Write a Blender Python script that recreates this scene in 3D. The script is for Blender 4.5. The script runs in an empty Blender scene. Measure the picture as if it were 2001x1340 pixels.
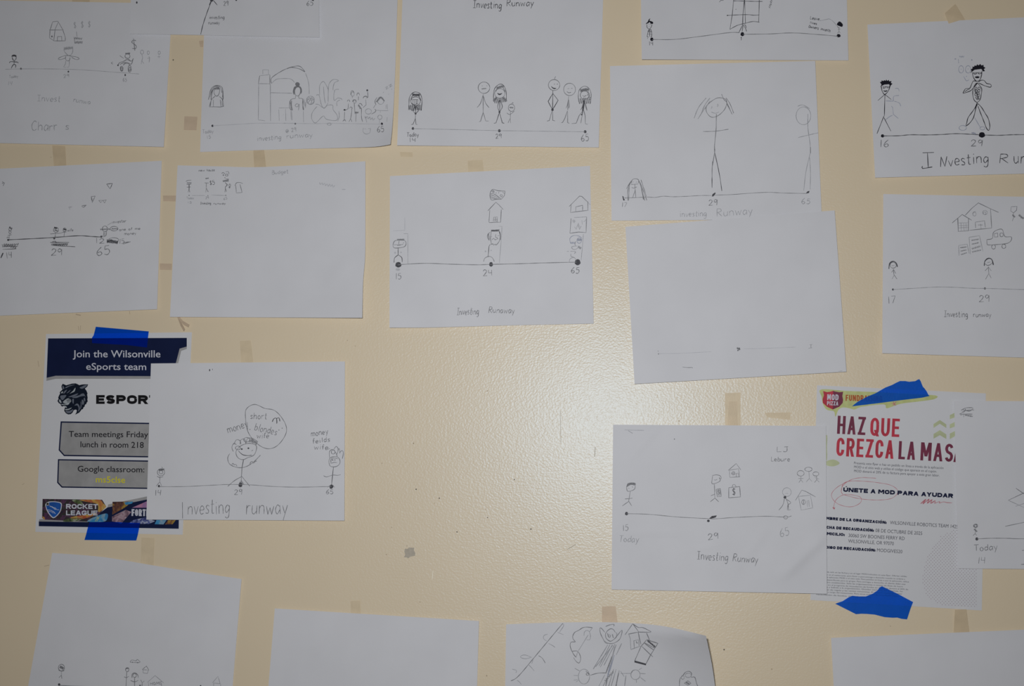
import bpy, math, random
from mathutils import Matrix, Vector
from mathutils.geometry import tessellate_polygon

# ---------------------------------------------------------------- camera, light, exposure
SC = bpy.context.scene
COL = SC.collection
F_PX, CX, CY = 2200.0, 1000.5, 670.0           # focal length and centre in pixels of the 2001x1340 frame
YAW, PITCH, DIST, CAM_Z = math.radians(5.8814), math.radians(5.3931), 1.5211, 1.45
CAM_POS = Vector((0, -DIST, CAM_Z))
ROT = Matrix.Rotation(YAW, 3, 'Z') @ Matrix.Rotation(PITCH, 3, 'X')   # x right, y forward, z up
RIGHT, FWD, UP = ROT.col[0], ROT.col[1], ROT.col[2]
cam_data = bpy.data.cameras.new('camera')
cam_data.sensor_width = 36.0
cam_data.lens = F_PX / 2001.0 * 36.0
cam_data.clip_start = 0.01
cam = bpy.data.objects.new('camera', cam_data)
COL.objects.link(cam)
cam.matrix_world = Matrix(((RIGHT.x, UP.x, -FWD.x, CAM_POS.x), (RIGHT.y, UP.y, -FWD.y, CAM_POS.y),
                           (RIGHT.z, UP.z, -FWD.z, CAM_POS.z), (0, 0, 0, 1)))
SC.camera = cam

world = bpy.data.worlds.new('room_light')
SC.world = world
world.use_nodes = True
world.node_tree.nodes['Background'].inputs[0].default_value = (1.0, 0.93, 0.84, 1)
world.node_tree.nodes['Background'].inputs[1].default_value = 0.03

flash_data = bpy.data.lights.new('camera_flash', 'AREA')       # the flash head above the lens
flash_data.shape = 'RECTANGLE'
flash_data.size, flash_data.size_y = 0.055, 0.028
flash_data.spread = math.radians(160)
flash_data.energy = 10.9
flash_data.color = (1.0, 1.0, 1.0)
flash = bpy.data.objects.new('camera_flash', flash_data)
COL.objects.link(flash)
flash.location = CAM_POS + UP * 0.065 - RIGHT * 0.045 + FWD * 0.03
flash.rotation_euler = cam.matrix_world.to_euler()

SC.view_settings.view_transform = 'Standard'
SC.view_settings.look = 'None'
SC.view_settings.exposure = 0.0
SC.view_settings.gamma = 1.0
SC.view_settings.use_curve_mapping = False

# ---------------------------------------------------------------- helpers
def wall_pt(px, py, h=0.0):
    """point seen at a photograph pixel, h metres in front of the wall plane y = 0"""
    d = RIGHT * ((px - CX) / F_PX) + FWD + UP * ((CY - py) / F_PX)
    t = (-h - CAM_POS.y) / d.y
    return CAM_POS + d * t

def tag(o, label=None, cat=None, group=None, kind=None):
    if label: o['label'] = label
    if cat: o['category'] = cat
    if group: o['group'] = group
    if kind: o['kind'] = kind
    return o

def empty(name, loc):
    o = bpy.data.objects.new(name, None)
    o.empty_display_size = 0.03
    COL.objects.link(o)
    o.location = loc
    return o

def mesh_obj(name, verts, faces, mats, parent=None, midx=None, smooth=False):
    me = bpy.data.meshes.new(name)
    if parent is not None:
        off = Vector(parent.location)
        if parent.parent is not None: off = off + parent.parent.location
    else:
        off = Vector((0, 0, 0))
        for v in verts: off += Vector(v)
        off /= max(1, len(verts))
    me.from_pydata([tuple(Vector(v) - off) for v in verts], [], faces)
    for m in mats: me.materials.append(MAT[m])
    if midx: me.polygons.foreach_set('material_index', midx)
    if smooth: me.polygons.foreach_set('use_smooth', [True] * len(me.polygons))
    me.update()
    o = bpy.data.objects.new(name, me)
    COL.objects.link(o)
    if parent is None: o.location = off
    else: o.parent = parent
    return o

# ---------------------------------------------------------------- materials
MAT = {}
def nodes_of(name):
    m = bpy.data.materials.new(name)
    m.use_nodes = True
    nt = m.node_tree
    MAT[name] = m
    return nt, nt.nodes['Principled BSDF']

def plain(name, col, rough=0.7, spec=0.3, var=0.06, scale=60.0, bump=0.0, bscale=900.0):
    nt, b = nodes_of(name)
    tc = nt.nodes.new('ShaderNodeTexCoord')
    nz = nt.nodes.new('ShaderNodeTexNoise')
    nz.inputs['Scale'].default_value = scale
    nz.inputs['Detail'].default_value = 3
    rp = nt.nodes.new('ShaderNodeValToRGB')
    lo = [max(0, c * (1 - var)) for c in col]; hi = [min(1, c * (1 + var)) for c in col]
    rp.color_ramp.elements[0].position = 0.3; rp.color_ramp.elements[1].position = 0.7
    rp.color_ramp.elements[0].color = (*lo, 1); rp.color_ramp.elements[1].color = (*hi, 1)
    nt.links.new(tc.outputs['Object'], nz.inputs['Vector'])
    nt.links.new(nz.outputs['Fac'], rp.inputs['Fac'])
    nt.links.new(rp.outputs['Color'], b.inputs['Base Color'])
    b.inputs['Roughness'].default_value = rough
    b.inputs['Specular IOR Level'].default_value = spec
    if bump:
        n2 = nt.nodes.new('ShaderNodeTexNoise'); n2.inputs['Scale'].default_value = bscale
        n2.inputs['Detail'].default_value = 2
        bp = nt.nodes.new('ShaderNodeBump'); bp.inputs['Distance'].default_value = bump
        nt.links.new(tc.outputs['Object'], n2.inputs['Vector'])
        nt.links.new(n2.outputs['Fac'], bp.inputs['Height'])
        nt.links.new(bp.outputs['Normal'], b.inputs['Normal'])
    return nt, b

# painted wall: cream semi-gloss with an orange-peel roller texture
nt, b = plain('wall_paint', (0.715, 0.605, 0.44), rough=0.9, spec=0.0, var=0.02, scale=5.0)
tc = nt.nodes.new('ShaderNodeTexCoord')
mp = nt.nodes.new('ShaderNodeMapping'); mp.inputs['Scale'].default_value = (1.0, 1.0, 1.2)
n1 = nt.nodes.new('ShaderNodeTexNoise'); n1.inputs['Scale'].default_value = 340.0; n1.inputs['Detail'].default_value = 1.0
bp = nt.nodes.new('ShaderNodeBump'); bp.inputs['Distance'].default_value = 0.00029; bp.inputs['Strength'].default_value = 1.0
gl = nt.nodes.new('ShaderNodeBsdfGlossy'); gl.inputs['Color'].default_value = (0.025, 0.035, 0.045, 1); gl.inputs['Roughness'].default_value = 0.36
sh = nt.nodes.new('ShaderNodeAddShader')
nt.links.new(tc.outputs['Object'], mp.inputs['Vector']); nt.links.new(mp.outputs['Vector'], n1.inputs['Vector'])
nt.links.new(n1.outputs['Fac'], bp.inputs['Height']); nt.links.new(bp.outputs['Normal'], gl.inputs['Normal'])
nt.links.new(b.outputs[0], sh.inputs[0]); nt.links.new(gl.outputs[0], sh.inputs[1])
nt.links.new(sh.outputs[0], nt.nodes['Material Output'].inputs['Surface'])

plain('paper', (0.665, 0.674, 0.715), rough=0.85, spec=0.15, var=0.025, scale=14.0, bump=0.00006, bscale=700.0)
plain('flyer_paper', (0.65, 0.66, 0.695), rough=0.75, spec=0.2, var=0.02, scale=10.0)
# pencil and pen marks, faint to dark
plain('g0', (0.49, 0.50, 0.54), rough=0.8, spec=0.1, var=0.06, scale=500)
plain('g1', (0.36, 0.37, 0.40), rough=0.7, spec=0.2, var=0.22, scale=900)
plain('g2', (0.21, 0.215, 0.235), rough=0.6, spec=0.25, var=0.3, scale=900)
plain('g3', (0.085, 0.087, 0.10), rough=0.6, spec=0.06, var=0.35, scale=900)
plain('ink', (0.016, 0.016, 0.024), rough=0.6, spec=0.06, var=0.2, scale=900)
plain('ghost', (0.36, 0.385, 0.475), rough=0.8, spec=0.1, var=0.12, scale=700)
# flyer print
plain('navy', (0.009, 0.015, 0.054), rough=0.6, spec=0.06, var=0.12, scale=30)
plain('print_grey', (0.33, 0.33, 0.335), rough=0.6, spec=0.3, var=0.1, scale=50)
plain('print_shade', (0.34, 0.34, 0.35), rough=0.6, spec=0.3)
plain('print_white', (0.56, 0.58, 0.66), rough=0.6, spec=0.3, var=0.03)
plain('print_black', (0.012, 0.012, 0.014), rough=0.6, spec=0.06)
plain('print_dark', (0.018, 0.018, 0.024), rough=0.6, spec=0.06)
plain('print_yellow', (0.66, 0.60, 0.015), rough=0.6, spec=0.3)
plain('cat_dark', (0.008, 0.013, 0.026), rough=0.6, spec=0.06)
plain('cat_grey', (0.15, 0.17, 0.215), rough=0.6, spec=0.06)
plain('cat_light', (0.40, 0.44, 0.47), rough=0.55, spec=0.3)
plain('logo_blue', (0.012, 0.085, 0.36), rough=0.5, spec=0.3, var=0.25, scale=80)
plain('lime', (0.51, 0.55, 0.245), rough=0.7, spec=0.2, var=0.14, scale=90)
plain('lime_pale', (0.50, 0.545, 0.345), rough=0.7, spec=0.2, var=0.1, scale=60)
plain('crimson', (0.46, 0.032, 0.06), rough=0.6, spec=0.3, var=0.2, scale=45)
plain('maroon', (0.17, 0.024, 0.06), rough=0.6, spec=0.3, var=0.2, scale=45)
plain('orange_red', (0.42, 0.085, 0.02), rough=0.6, spec=0.3)
plain('red_pen', (0.50, 0.16, 0.20), rough=0.6, spec=0.3)
plain('text_navy', (0.012, 0.016, 0.05), rough=0.6, spec=0.06)
plain('text_grey', (0.09, 0.093, 0.115), rough=0.6, spec=0.06)
plain('dot_pink', (0.40, 0.34, 0.385), rough=0.6, spec=0.3)
# wall marks and tape
plain('stain_grey', (0.44, 0.40, 0.33), rough=0.5, spec=0.3, var=0.1, scale=300)
plain('speck_dark', (0.10, 0.085, 0.07), rough=0.6, spec=0.2)
plain('scuff', (0.50, 0.41, 0.30), rough=0.6, spec=0.2)
plain('scratch_pale', (0.85, 0.80, 0.68), rough=0.6, spec=0.2)

def art(name, stops, scale, dist=1.5):
    """printed colour blotches: a generic, abstract colour field"""
    nt, b = nodes_of(name)
    tc = nt.nodes.new('ShaderNodeTexCoord')
    nz = nt.nodes.new('ShaderNodeTexNoise'); nz.inputs['Scale'].default_value = scale
    nz.inputs['Detail'].default_value = 4; nz.inputs['Distortion'].default_value = dist
    rp = nt.nodes.new('ShaderNodeValToRGB')
    els = rp.color_ramp.elements
    while len(els) < len(stops): els.new(0.5)
    for e, (p, c) in zip(els, stops): e.position = p; e.color = (*c, 1)
    nt.links.new(tc.outputs['Object'], nz.inputs['Vector'])
    nt.links.new(nz.outputs['Fac'], rp.inputs['Fac'])
    nt.links.new(rp.outputs['Color'], b.inputs['Base Color'])
    b.inputs['Roughness'].default_value = 0.5
art('art_night', [(0.30, (0.012, 0.014, 0.035)), (0.42, (0.05, 0.02, 0.035)), (0.5, (0.015, 0.03, 0.02)), (0.58, (0.10, 0.035, 0.09)), (0.66, (0.03, 0.02, 0.05)), (0.75, (0.25, 0.10, 0.04))], 70)
art('art_fire', [(0.3, (0.35, 0.05, 0.03)), (0.45, (0.48, 0.18, 0.05)), (0.55, (0.55, 0.40, 0.08)), (0.68, (0.42, 0.16, 0.12))], 60)
art('art_green', [(0.3, (0.03, 0.045, 0.02)), (0.5, (0.12, 0.17, 0.06)), (0.6, (0.35, 0.38, 0.30)), (0.7, (0.05, 0.06, 0.05))], 90)
art('art_brown', [(0.3, (0.03, 0.012, 0.015)), (0.45, (0.16, 0.06, 0.035)), (0.58, (0.36, 0.24, 0.03)), (0.7, (0.10, 0.02, 0.03))], 90)
art('art_pink', [(0.3, (0.09, 0.05, 0.08)), (0.45, (0.34, 0.22, 0.27)), (0.6, (0.42, 0.36, 0.40)), (0.7, (0.12, 0.06, 0.07))], 90)
art('art_blue', [(0.3, (0.015, 0.02, 0.12)), (0.48, (0.10, 0.13, 0.34)), (0.58, (0.42, 0.46, 0.56)), (0.72, (0.05, 0.06, 0.22))], 100)
art('art_cyan', [(0.3, (0.02, 0.10, 0.32)), (0.5, (0.04, 0.26, 0.50)), (0.7, (0.30, 0.38, 0.42))], 80)
art('art_rose', [(0.3, (0.25, 0.06, 0.16)), (0.5, (0.46, 0.20, 0.32)), (0.7, (0.30, 0.16, 0.34))], 80)

def tape_mat(name, tint, body, fac, rough=0.45, bump=0.00012):
    """thin tape: part coloured film that lets light through, part opaque body"""
    nt, b = plain(name, body, rough=rough, spec=0.35, var=0.06, scale=60, bump=bump, bscale=420)
    tr = nt.nodes.new('ShaderNodeBsdfTransparent'); tr.inputs[0].default_value = (*tint, 1)
    mx = nt.nodes.new('ShaderNodeMixShader'); mx.inputs[0].default_value = fac
    out = nt.nodes['Material Output']
    nt.links.new(tr.outputs[0], mx.inputs[1]); nt.links.new(b.outputs[0], mx.inputs[2])
    nt.links.new(mx.outputs[0], out.inputs['Surface'])
tape_mat('blue_film', (0.30, 0.68, 1.0), (0.003, 0.155, 0.80), 0.33)
tape_mat('blue_film_deep', (0.2, 0.60, 1.0), (0.001, 0.075, 0.85), 0.11)
tape_mat('masking', (0.99, 0.97, 0.94), (0.71, 0.58, 0.40), 0.85)
tape_mat('masking_yellow', (0.99, 0.98, 0.95), (0.765, 0.64, 0.45), 0.85)
tape_mat('masking_pink', (0.99, 0.97, 0.95), (0.70, 0.56, 0.415), 0.85)

# ---------------------------------------------------------------- the wall
def box(name, a, c, mat):
    (x0, y0, z0), (x1, y1, z1) = a, c
    v = [(x0, y0, z0), (x1, y0, z0), (x1, y1, z0), (x0, y1, z0), (x0, y0, z1), (x1, y0, z1), (x1, y1, z1), (x0, y1, z1)]
    f = [(0, 3, 2, 1), (4, 5, 6, 7), (0, 1, 5, 4), (1, 2, 6, 5), (2, 3, 7, 6), (3, 0, 4, 7)]
    return mesh_obj(name, v, f, [mat])
wall = tag(box('wall_back', (-3.0, 0.0, 0.0), (3.0, 0.14, 2.75), 'wall_paint'),
           'cream semi-gloss painted wall with a fine roller texture', kind='structure')

# ---------------------------------------------------------------- marks on paper: a small drawing language
def catmull(pts, closed=False, step=2.2):
    n = len(pts)
    if n < 3: return list(pts)
    out = []
    segs = n if closed else n - 1
    for i in range(segs):
        g = (lambda k: pts[k % n]) if closed else (lambda k: pts[min(max(k, 0), n - 1)])
        p0, p1, p2, p3 = g(i - 1), g(i), g(i + 1), g(i + 2)
        m = max(2, min(10, int(math.dist(p1, p2) / step)))
        for k in range(m):
            t = k / m
            q = []
            for d in (0, 1):
                q.append(0.5 * (2 * p1[d] + (p2[d] - p0[d]) * t + (2 * p0[d] - 5 * p1[d] + 4 * p2[d] - p3[d]) * t * t
                                + (3 * p1[d] - p0[d] - 3 * p2[d] + p3[d]) * t ** 3))
            out.append(tuple(q))
    out.append(pts[0] if closed else pts[-1])
    return out

class Ink:
    """collects 2-D shapes in photograph pixels; built onto one sheet"""
    def __init__(s, rnd): s.v, s.f, s.m, s.mats, s.lv, s.r, s.n = [], [], [], [], [], rnd, 0
    def lift(s, lvl): s.n += 1; return lvl + 0.075 * (s.n % 40)
    def mi(s, mat):
        if mat not in s.mats: s.mats.append(mat)
        return s.mats.index(mat)
    def stroke(s, pts, w, mat, lvl=0):
        pts = [p for i, p in enumerate(pts) if i == 0 or math.dist(p, pts[i - 1]) > 0.05]
        if len(pts) < 2: return
        fine = [pts[0]]
        for a, c in zip(pts, pts[1:]):                      # short pieces follow the bend of the paper
            m = max(1, int(math.dist(a, c) / 5))
            fine += [(a[0] + (c[0] - a[0]) * k / m, a[1] + (c[1] - a[1]) * k / m) for k in range(1, m + 1)]
        pts = fine
        b, n, mi = len(s.v), len(pts), s.mi(mat)
        ph = s.r.random() * 6; base = s.lift(lvl)
        for i, p in enumerate(pts):
            a, c = pts[max(0, i - 1)], pts[min(n - 1, i + 1)]
            dx, dy = c[0] - a[0], c[1] - a[1]; L = math.hypot(dx, dy) or 1
            hw = 0.5 * w * (0.88 + 0.2 * math.sin(ph + i * 0.9)) * (0.72 if i in (0, n - 1) else 1)
            s.v += [(p[0] - dy / L * hw, p[1] + dx / L * hw), (p[0] + dy / L * hw, p[1] - dx / L * hw)]
            q = base + 0.06 * i / n; s.lv += [q, q]
        for i in range(n - 1):
            s.f.append((b + 2 * i, b + 2 * i + 1, b + 2 * i + 3, b + 2 * i + 2)); s.m.append(mi)
    def fill(s, pts, mat, lvl=0):
        b, mi = len(s.v), s.mi(mat)
        s.v += list(pts); s.lv += [s.lift(lvl)] * len(pts)
        for t in tessellate_polygon([[Vector((x, y, 0)) for x, y in pts]]):
            s.f.append(tuple(b + k for k in t)); s.m.append(mi)
    def raw(s, vs, fs, mat, lvl=0):
        b, mi = len(s.v), s.mi(mat)
        s.v += vs; s.lv += [s.lift(lvl)] * len(vs)
        for f in fs: s.f.append(tuple(b + k for k in f)); s.m.append(mi)

GLYPH = {}
for line in """
I .5|0,1 .5,1;.25,1 .25,0;0,0 .5,0
N .6|0,0 .05,1;.05,1 .42,0;.42,0 .62,1
i .2|.1,.6 .1,0;.1,.82 .12,.9
n .5|0,.6 .02,0;.02,.4 .17,.58 .38,.55 .45,.35 .46,0
v .45|0,.6 .22,0;.22,0 .45,.6
e .45|.02,.3 .42,.34 .35,.56 .14,.58 .01,.3 .14,.02 .42,.08
s .4|.38,.53 .17,.62 .05,.45 .32,.22 .28,.03 0,.05
t .35|.17,.95 .15,.12 .24,0 .35,.05;0,.62 .35,.64
g .45|.42,.5 .2,.62 0,.35 .15,.05 .42,.32;.43,.58 .42,-.15 .25,-.36 .03,-.25
R .6|0,0 .03,1;.02,.98 .42,.95 .48,.66 .04,.48;.12,.5 .56,0
u .5|0,.6 .02,.14 .2,0 .4,.18;.43,.6 .44,0
w .7|0,.6 .15,0;.15,0 .33,.5;.33,.5 .5,0;.5,0 .68,.6
a .45|.4,.5 .2,.62 0,.3 .15,0 .4,.28;.42,.6 .44,0
y .45|0,.6 .22,.1;.46,.62 .1,-.38
r .35|0,.6 .02,0;.02,.38 .15,.56 .35,.55
T .6|0,1 .6,1;.3,1 .3,0
o .45|.22,.6 .02,.4 .08,.05 .3,0 .43,.3 .2,.6
d .45|.4,.45 .2,.6 0,.3 .15,0 .4,.22;.43,1 .42,0
h .5|0,1 .02,0;.02,.38 .2,.6 .42,.5 .44,0
m .75|0,.6 .02,0;.02,.4 .18,.6 .34,.45 .35,0;.35,.4 .52,.6 .7,.45 .7,0
l .2|.1,1 .1,0
b .45|.02,1 0,0;0,.4 .25,.6 .43,.3 .25,0 .02,.1
c .4|.38,.5 .18,.6 0,.3 .15,0 .38,.1
f .35|.36,.88 .22,1 .15,.7 .13,0;0,.55 .32,.56
p .45|0,.6 0,-.35;0,.4 .25,.6 .43,.3 .25,0 0,.1
x .4|0,.6 .4,0;.4,.6 0,0
z .4|0,.6 .4,.6;.4,.6 0,0;0,0 .4,.02
L .4|.02,1 0,0;0,0 .4,.02
J .45|.1,1 .45,1;.35,1 .35,.2 .2,0 0,.1
C .55|.52,.85 .3,1 .02,.6 .1,.1 .35,0 .55,.15
B .5|0,0 0,1;0,1 .4,.9 .35,.6 0,.52;.05,.52 .5,.4 .42,.05 0,0
H .55|0,1 0,0;.5,1 .5,0;0,.5 .5,.5
O .55|.27,1 .02,.6 .1,.1 .35,0 .53,.4 .27,1
M .7|0,0 .08,1;.08,1 .33,.2;.33,.2 .6,1;.6,1 .68,0
E .45|.42,1 0,1;0,1 0,0;0,0 .45,0;0,.52 .36,.52
Q .5|.27,1 .02,.6 .1,.1 .35,0 .5,.4 .27,1
@ .6|.42,.42 .25,.5 .18,.25 .35,.15 .42,.45;.42,.45 .5,.15 .62,.35 .45,.75 .1,.65 .02,.25 .25,-.05 .55,.02
1 .2|.1,1 .1,0
2 .5|.03,.75 .2,1 .45,.8 .3,.4 0,0;0,0 .5,.02
3 .45|.03,.95 .35,.95 .35,.65 .15,.55;.15,.55 .45,.4 .35,.02 0,.08
4 .45|.05,1 .02,.5;.02,.5 .42,.5;.42,1 .38,0
5 .45|.42,1 .1,1;.1,1 .05,.6;.05,.6 .33,.62 .43,.3 .25,0 0,.08
6 .45|.38,1 .1,.6 .02,.25 .2,0 .42,.2 .3,.45 .06,.32
7 .45|0,1 .45,1;.45,1 .15,0
9 .45|.42,.75 .2,1 .02,.72 .18,.5 .4,.74;.43,.95 .36,0
$ .4|.38,.8 .17,.9 .04,.7 .34,.36 .28,.12 0,.17;.2,1.05 .2,-.06
? .4|.02,.8 .2,1 .4,.8 .2,.5 .2,.28;.2,.08 .2,.02
' .12|.06,1 .04,.8
""".strip().split('\n'):
    hd, st = line.split('|')
    ch, w = hd.split(' ')
    GLYPH[ch] = (float(w), [[tuple(map(float, p.split(','))) for p in s.split(' ')] for s in st.split(';')])

def hand(ink, text, x0, y0, x1, y1, h, w, mat):
    """handwriting fitted between two baseline points, cap height h (pixels)"""
    gap = 0.17
    tot = sum((GLYPH[c][0] if c in GLYPH else 0.4) + gap for c in text) - gap
    dx, dy = x1 - x0, y1 - y0
    L = math.hypot(dx, dy); ux, uy = dx / L, dy / L
    sx = L / tot; cur = 0.0
    for c in text:
        if c not in GLYPH: cur += 0.4 + gap; continue
        gw, sts = GLYPH[c]
        jy, js, sl = ink.r.uniform(-.05, .05), ink.r.uniform(.93, 1.07), ink.r.uniform(-.03, .12)
        for st in sts:
            pts = []
            for gx, gy in st:
                yy = (gy * js + jy) * h; xx = (cur + gx) * sx + gy * sl * h
                pts.append((x0 + ux * xx + uy * yy, y0 + uy * xx - ux * yy))
            ink.stroke(catmull(pts, step=1.2), w, mat)
        cur += gw + gap

_font_cache = {}
def type_mesh(text, bold, space):
    key = (text, bold, space)
    if key in _font_cache: return _font_cache[key]
    cu = bpy.data.curves.new('type', 'FONT')
    cu.body = text; cu.size = 1.0; cu.resolution_u = 3; cu.offset = bold; cu.space_character = space
    cu.fill_mode = 'FRONT'; cu.dimensions = '2D'
    ob = bpy.data.objects.new('type', cu); COL.objects.link(ob)
    bpy.context.view_layer.update()
    me = bpy.data.meshes.new_from_object(ob.evaluated_get(bpy.context.evaluated_depsgraph_get()))
    vs = [(v.co.x, v.co.y) for v in me.vertices]; fs = [tuple(p.vertices) for p in me.polygons]
    bpy.data.objects.remove(ob); bpy.data.curves.remove(cu); bpy.data.meshes.remove(me)
    _font_cache[key] = (vs, fs)
    return vs, fs
CAP = max(v[1] for v in type_mesh('H', 0, 1)[0])

def typed(ink, text, x0, y0, x1, y1, cap, mat, lvl=2, bold=0.0, space=1.0, slant=0.0):
    """printed lettering fitted between two baseline points"""
    vs, fs = type_mesh(text, bold, space)
    a, b = min(v[0] for v in vs), max(v[0] for v in vs)
    L = math.hypot(x1 - x0, y1 - y0); ux, uy = (x1 - x0) / L, (y1 - y0) / L
    k = cap / CAP
    out = []
    for x, y in vs:
        xx = (x - a) / (b - a) * L + slant * y * k; yy = y * k
        out.append((x0 + ux * xx + uy * yy, y0 + uy * xx - ux * yy))
    ink.raw(out, fs, mat, lvl)

def _caps():
    """block capitals as straight bars, flat-cut diagonals and curved bands on a 0..1 height"""
    q = lambda cx, cy, rx, ry, a0, a1, n=8: [(cx + rx * math.cos(math.radians(a0 + (a1 - a0) * i / n)), cy + ry * math.sin(math.radians(a0 + (a1 - a0) * i / n))) for i in range(n + 1)]
    ring = [('C', q(.5, .66, .5, .34, 0, 180) + q(.5, .34, .5, .34, 180, 360) + [(1, .66)])]
    V = lambda x, a=0, b=1: ('V', x, a, b)
    H = lambda y, a=0, b=1: ('H', y, a, b)
    D = lambda x0, y0, x1, y1: ('D', x0, y0, x1, y1)
    bowl = lambda y0, y1, x=.62: ('C', [(0, y1), (x, y1)] + q(x, (y0 + y1) / 2, 1 - x, (y1 - y0) / 2, 90, -90, 7) + [(x, y0), (0, y0)])
    ccurve = q(.5, .7, .5, .3, -5, 180) + q(.5, .3, .5, .3, 180, 365)
    scurve = q(.5, .76, .48, .24, 15, 180, 6) + [(.04, .70), (.2, .56), (.5, .5), (.8, .44), (.98, .31)] + q(.5, .24, .48, .24, -20, -165, 6)
    return {'A': (1.05, [D(0, 0, .5, 1), D(1, 0, .5, 1), H(.27, .2, .8)]), 'B': (.95, [V(0), bowl(.5, 1, .55), bowl(0, .5)]), 'C': (.95, [('C', ccurve)]),
            'D': (1, [V(0), ('C', [(0, 1), (.45, 1)] + q(.45, .65, .55, .35, 90, 0, 5) + q(.45, .35, .55, .35, 0, -90, 5) + [(.45, 0), (0, 0)])]), 'E': (.8, [V(0), H(0), H(.5, 0, .88), H(1)]), 'F': (.8, [V(0), H(.5, 0, .88), H(1)]),
            'G': (1, [('C', q(.5, .7, .5, .3, 0, 180) + q(.5, .3, .5, .3, 180, 360) + [(1, .42)]), H(.42, .55, 1)]), 'H': (1, [V(0), V(1), H(.5)]), 'I': (0, [V(0)]), 'J': (.7, [('C', [(1, 1), (1, .3)] + q(.5, .3, .5, .3, 0, -180))]),
            'K': (1, [V(0), D(.12, .42, 1, 1), D(1, 0, .3, .6)]), 'L': (.75, [V(0), H(0)]), 'M': (1.3, [V(0), V(1), D(.5, .18, .06, 1), D(.5, .18, .94, 1)]), 'N': (1.05, [V(0), V(1), D(1, 0, 0, 1)]), 'O': (1, ring), 'P': (.95, [V(0), bowl(.45, 1)]),
            'Q': (1, ring + [D(1.05, -.02, .62, .3)]), 'R': (.98, [V(0), bowl(.47, 1), D(1, 0, .5, .5)]), 'S': (.92, [('C', scurve)]), 'T': (.9, [V(.5), H(1)]), 'U': (1, [('C', [(0, 1), (0, .32)] + q(.5, .32, .5, .32, 180, 360) + [(1, .32), (1, 1)])]),
            'V': (1, [D(.5, 0, 0, 1), D(.5, 0, 1, 1)]), 'X': (1, [D(0, 0, 1, 1), D(1, 0, 0, 1)]), 'Y': (1, [V(.5, 0, .45), D(.5, .4, 0, 1), D(.5, .4, 1, 1)]), 'Z': (.9, [H(0), H(1), D(0, 0, 1, 1)]), ':': (0, [V(0, 0, .06), V(0, .5, .56)])}
CAPS = _caps()

def capitals(ink, text, x0, y0, x1, y1, cap, t, mat, lvl=2, gap=0.5):
    """heavy printed capitals; t is the stroke weight as a share of the cap height"""
    acc = {'Ú': 'U', 'Ó': 'O'}
    wid = lambda c: 0.5 if c == ' ' else CAPS[acc.get(c, c)][0]
    L = math.hypot(x1 - x0, y1 - y0); ux, uy = (x1 - x0) / L, (y1 - y0) / L
    T = t * cap
    n = len(text)
    fixed = sum((0 if c == ' ' else T) for c in text) + (n - 1) * gap * T
    k = max(0.05, (L - fixed) / max(0.01, sum(wid(c) for c in text)))
    pt = lambda x, y: (x0 + ux * x + uy * y, y0 + uy * x - ux * y)
    cur = 0.0
    poly = lambda q: ink.fill([pt(*a) for a in q], mat, lvl)
    for c in text:
        w = wid(c) * k
        if c != ' ':
            X = lambda u: cur + T / 2 + u * w
            Y = lambda v: T / 2 + v * (cap - T)
            for g in CAPS[acc.get(c, c)][1]:
                if g[0] == 'V':
                    poly([(X(g[1]) - T / 2, Y(g[2]) - T / 2), (X(g[1]) + T / 2, Y(g[2]) - T / 2), (X(g[1]) + T / 2, Y(g[3]) + T / 2), (X(g[1]) - T / 2, Y(g[3]) + T / 2)])
                elif g[0] == 'H':
                    h = T * 0.45
                    yc = Y(g[1]) + (T / 2 - h if g[1] == 1 else h - T / 2 if g[1] == 0 else 0)
                    poly([(X(g[2]) - T / 2, yc - h), (X(g[3]) + T / 2, yc - h), (X(g[3]) + T / 2, yc + h), (X(g[2]) - T / 2, yc + h)])
                elif g[0] == 'D':
                    a, b_, e, f = g[1:]
                    ya = Y(b_) - (T / 2 if b_ <= 0 else 0); yb = Y(f) + (T / 2 if f >= 1 else 0)
                    dx, dy = X(e) - X(a), yb - ya
                    hw = T / 2 * min(1.35, math.hypot(dx, dy) / abs(dy)) * 0.96
                    poly([(X(a) - hw, ya), (X(a) + hw, ya), (X(e) + hw, yb), (X(e) - hw, yb)])
                else:
                    pts = [(X(a), Y(b_)) for a, b_ in g[1]]
                    vs, fs = [], []
                    m = len(pts)
                    for i, p_ in enumerate(pts):
                        a_, c_ = pts[max(0, i - 1)], pts[min(m - 1, i + 1)]
                        dx, dy = c_[0] - a_[0], c_[1] - a_[1]; l_ = math.hypot(dx, dy) or 1
                        ex = 0
                        if c in 'UÚJ' and i in (0, m - 1): ex = T / 2 if (i == 0 or c != 'J') else 0
                        q_ = (p_[0], p_[1] + ex)
                        vs += [pt(q_[0] - dy / l_ * T / 2, q_[1] + dx / l_ * T / 2), pt(q_[0] + dy / l_ * T / 2, q_[1] - dx / l_ * T / 2)]
                        if i: fs.append((2 * i - 2, 2 * i - 1, 2 * i + 1, 2 * i))
                    ink.raw(vs, fs, mat, lvl)
            if c in acc:
                poly([(X(.5) - T * .3, cap * 1.08), (X(.5) + T * .3, cap * 1.08), (X(.5) + T * 1.0, cap * 1.32), (X(.5) + T * .1, cap * 1.32)])
            cur += w + T + gap * T
        else: cur += w + gap * T

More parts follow.
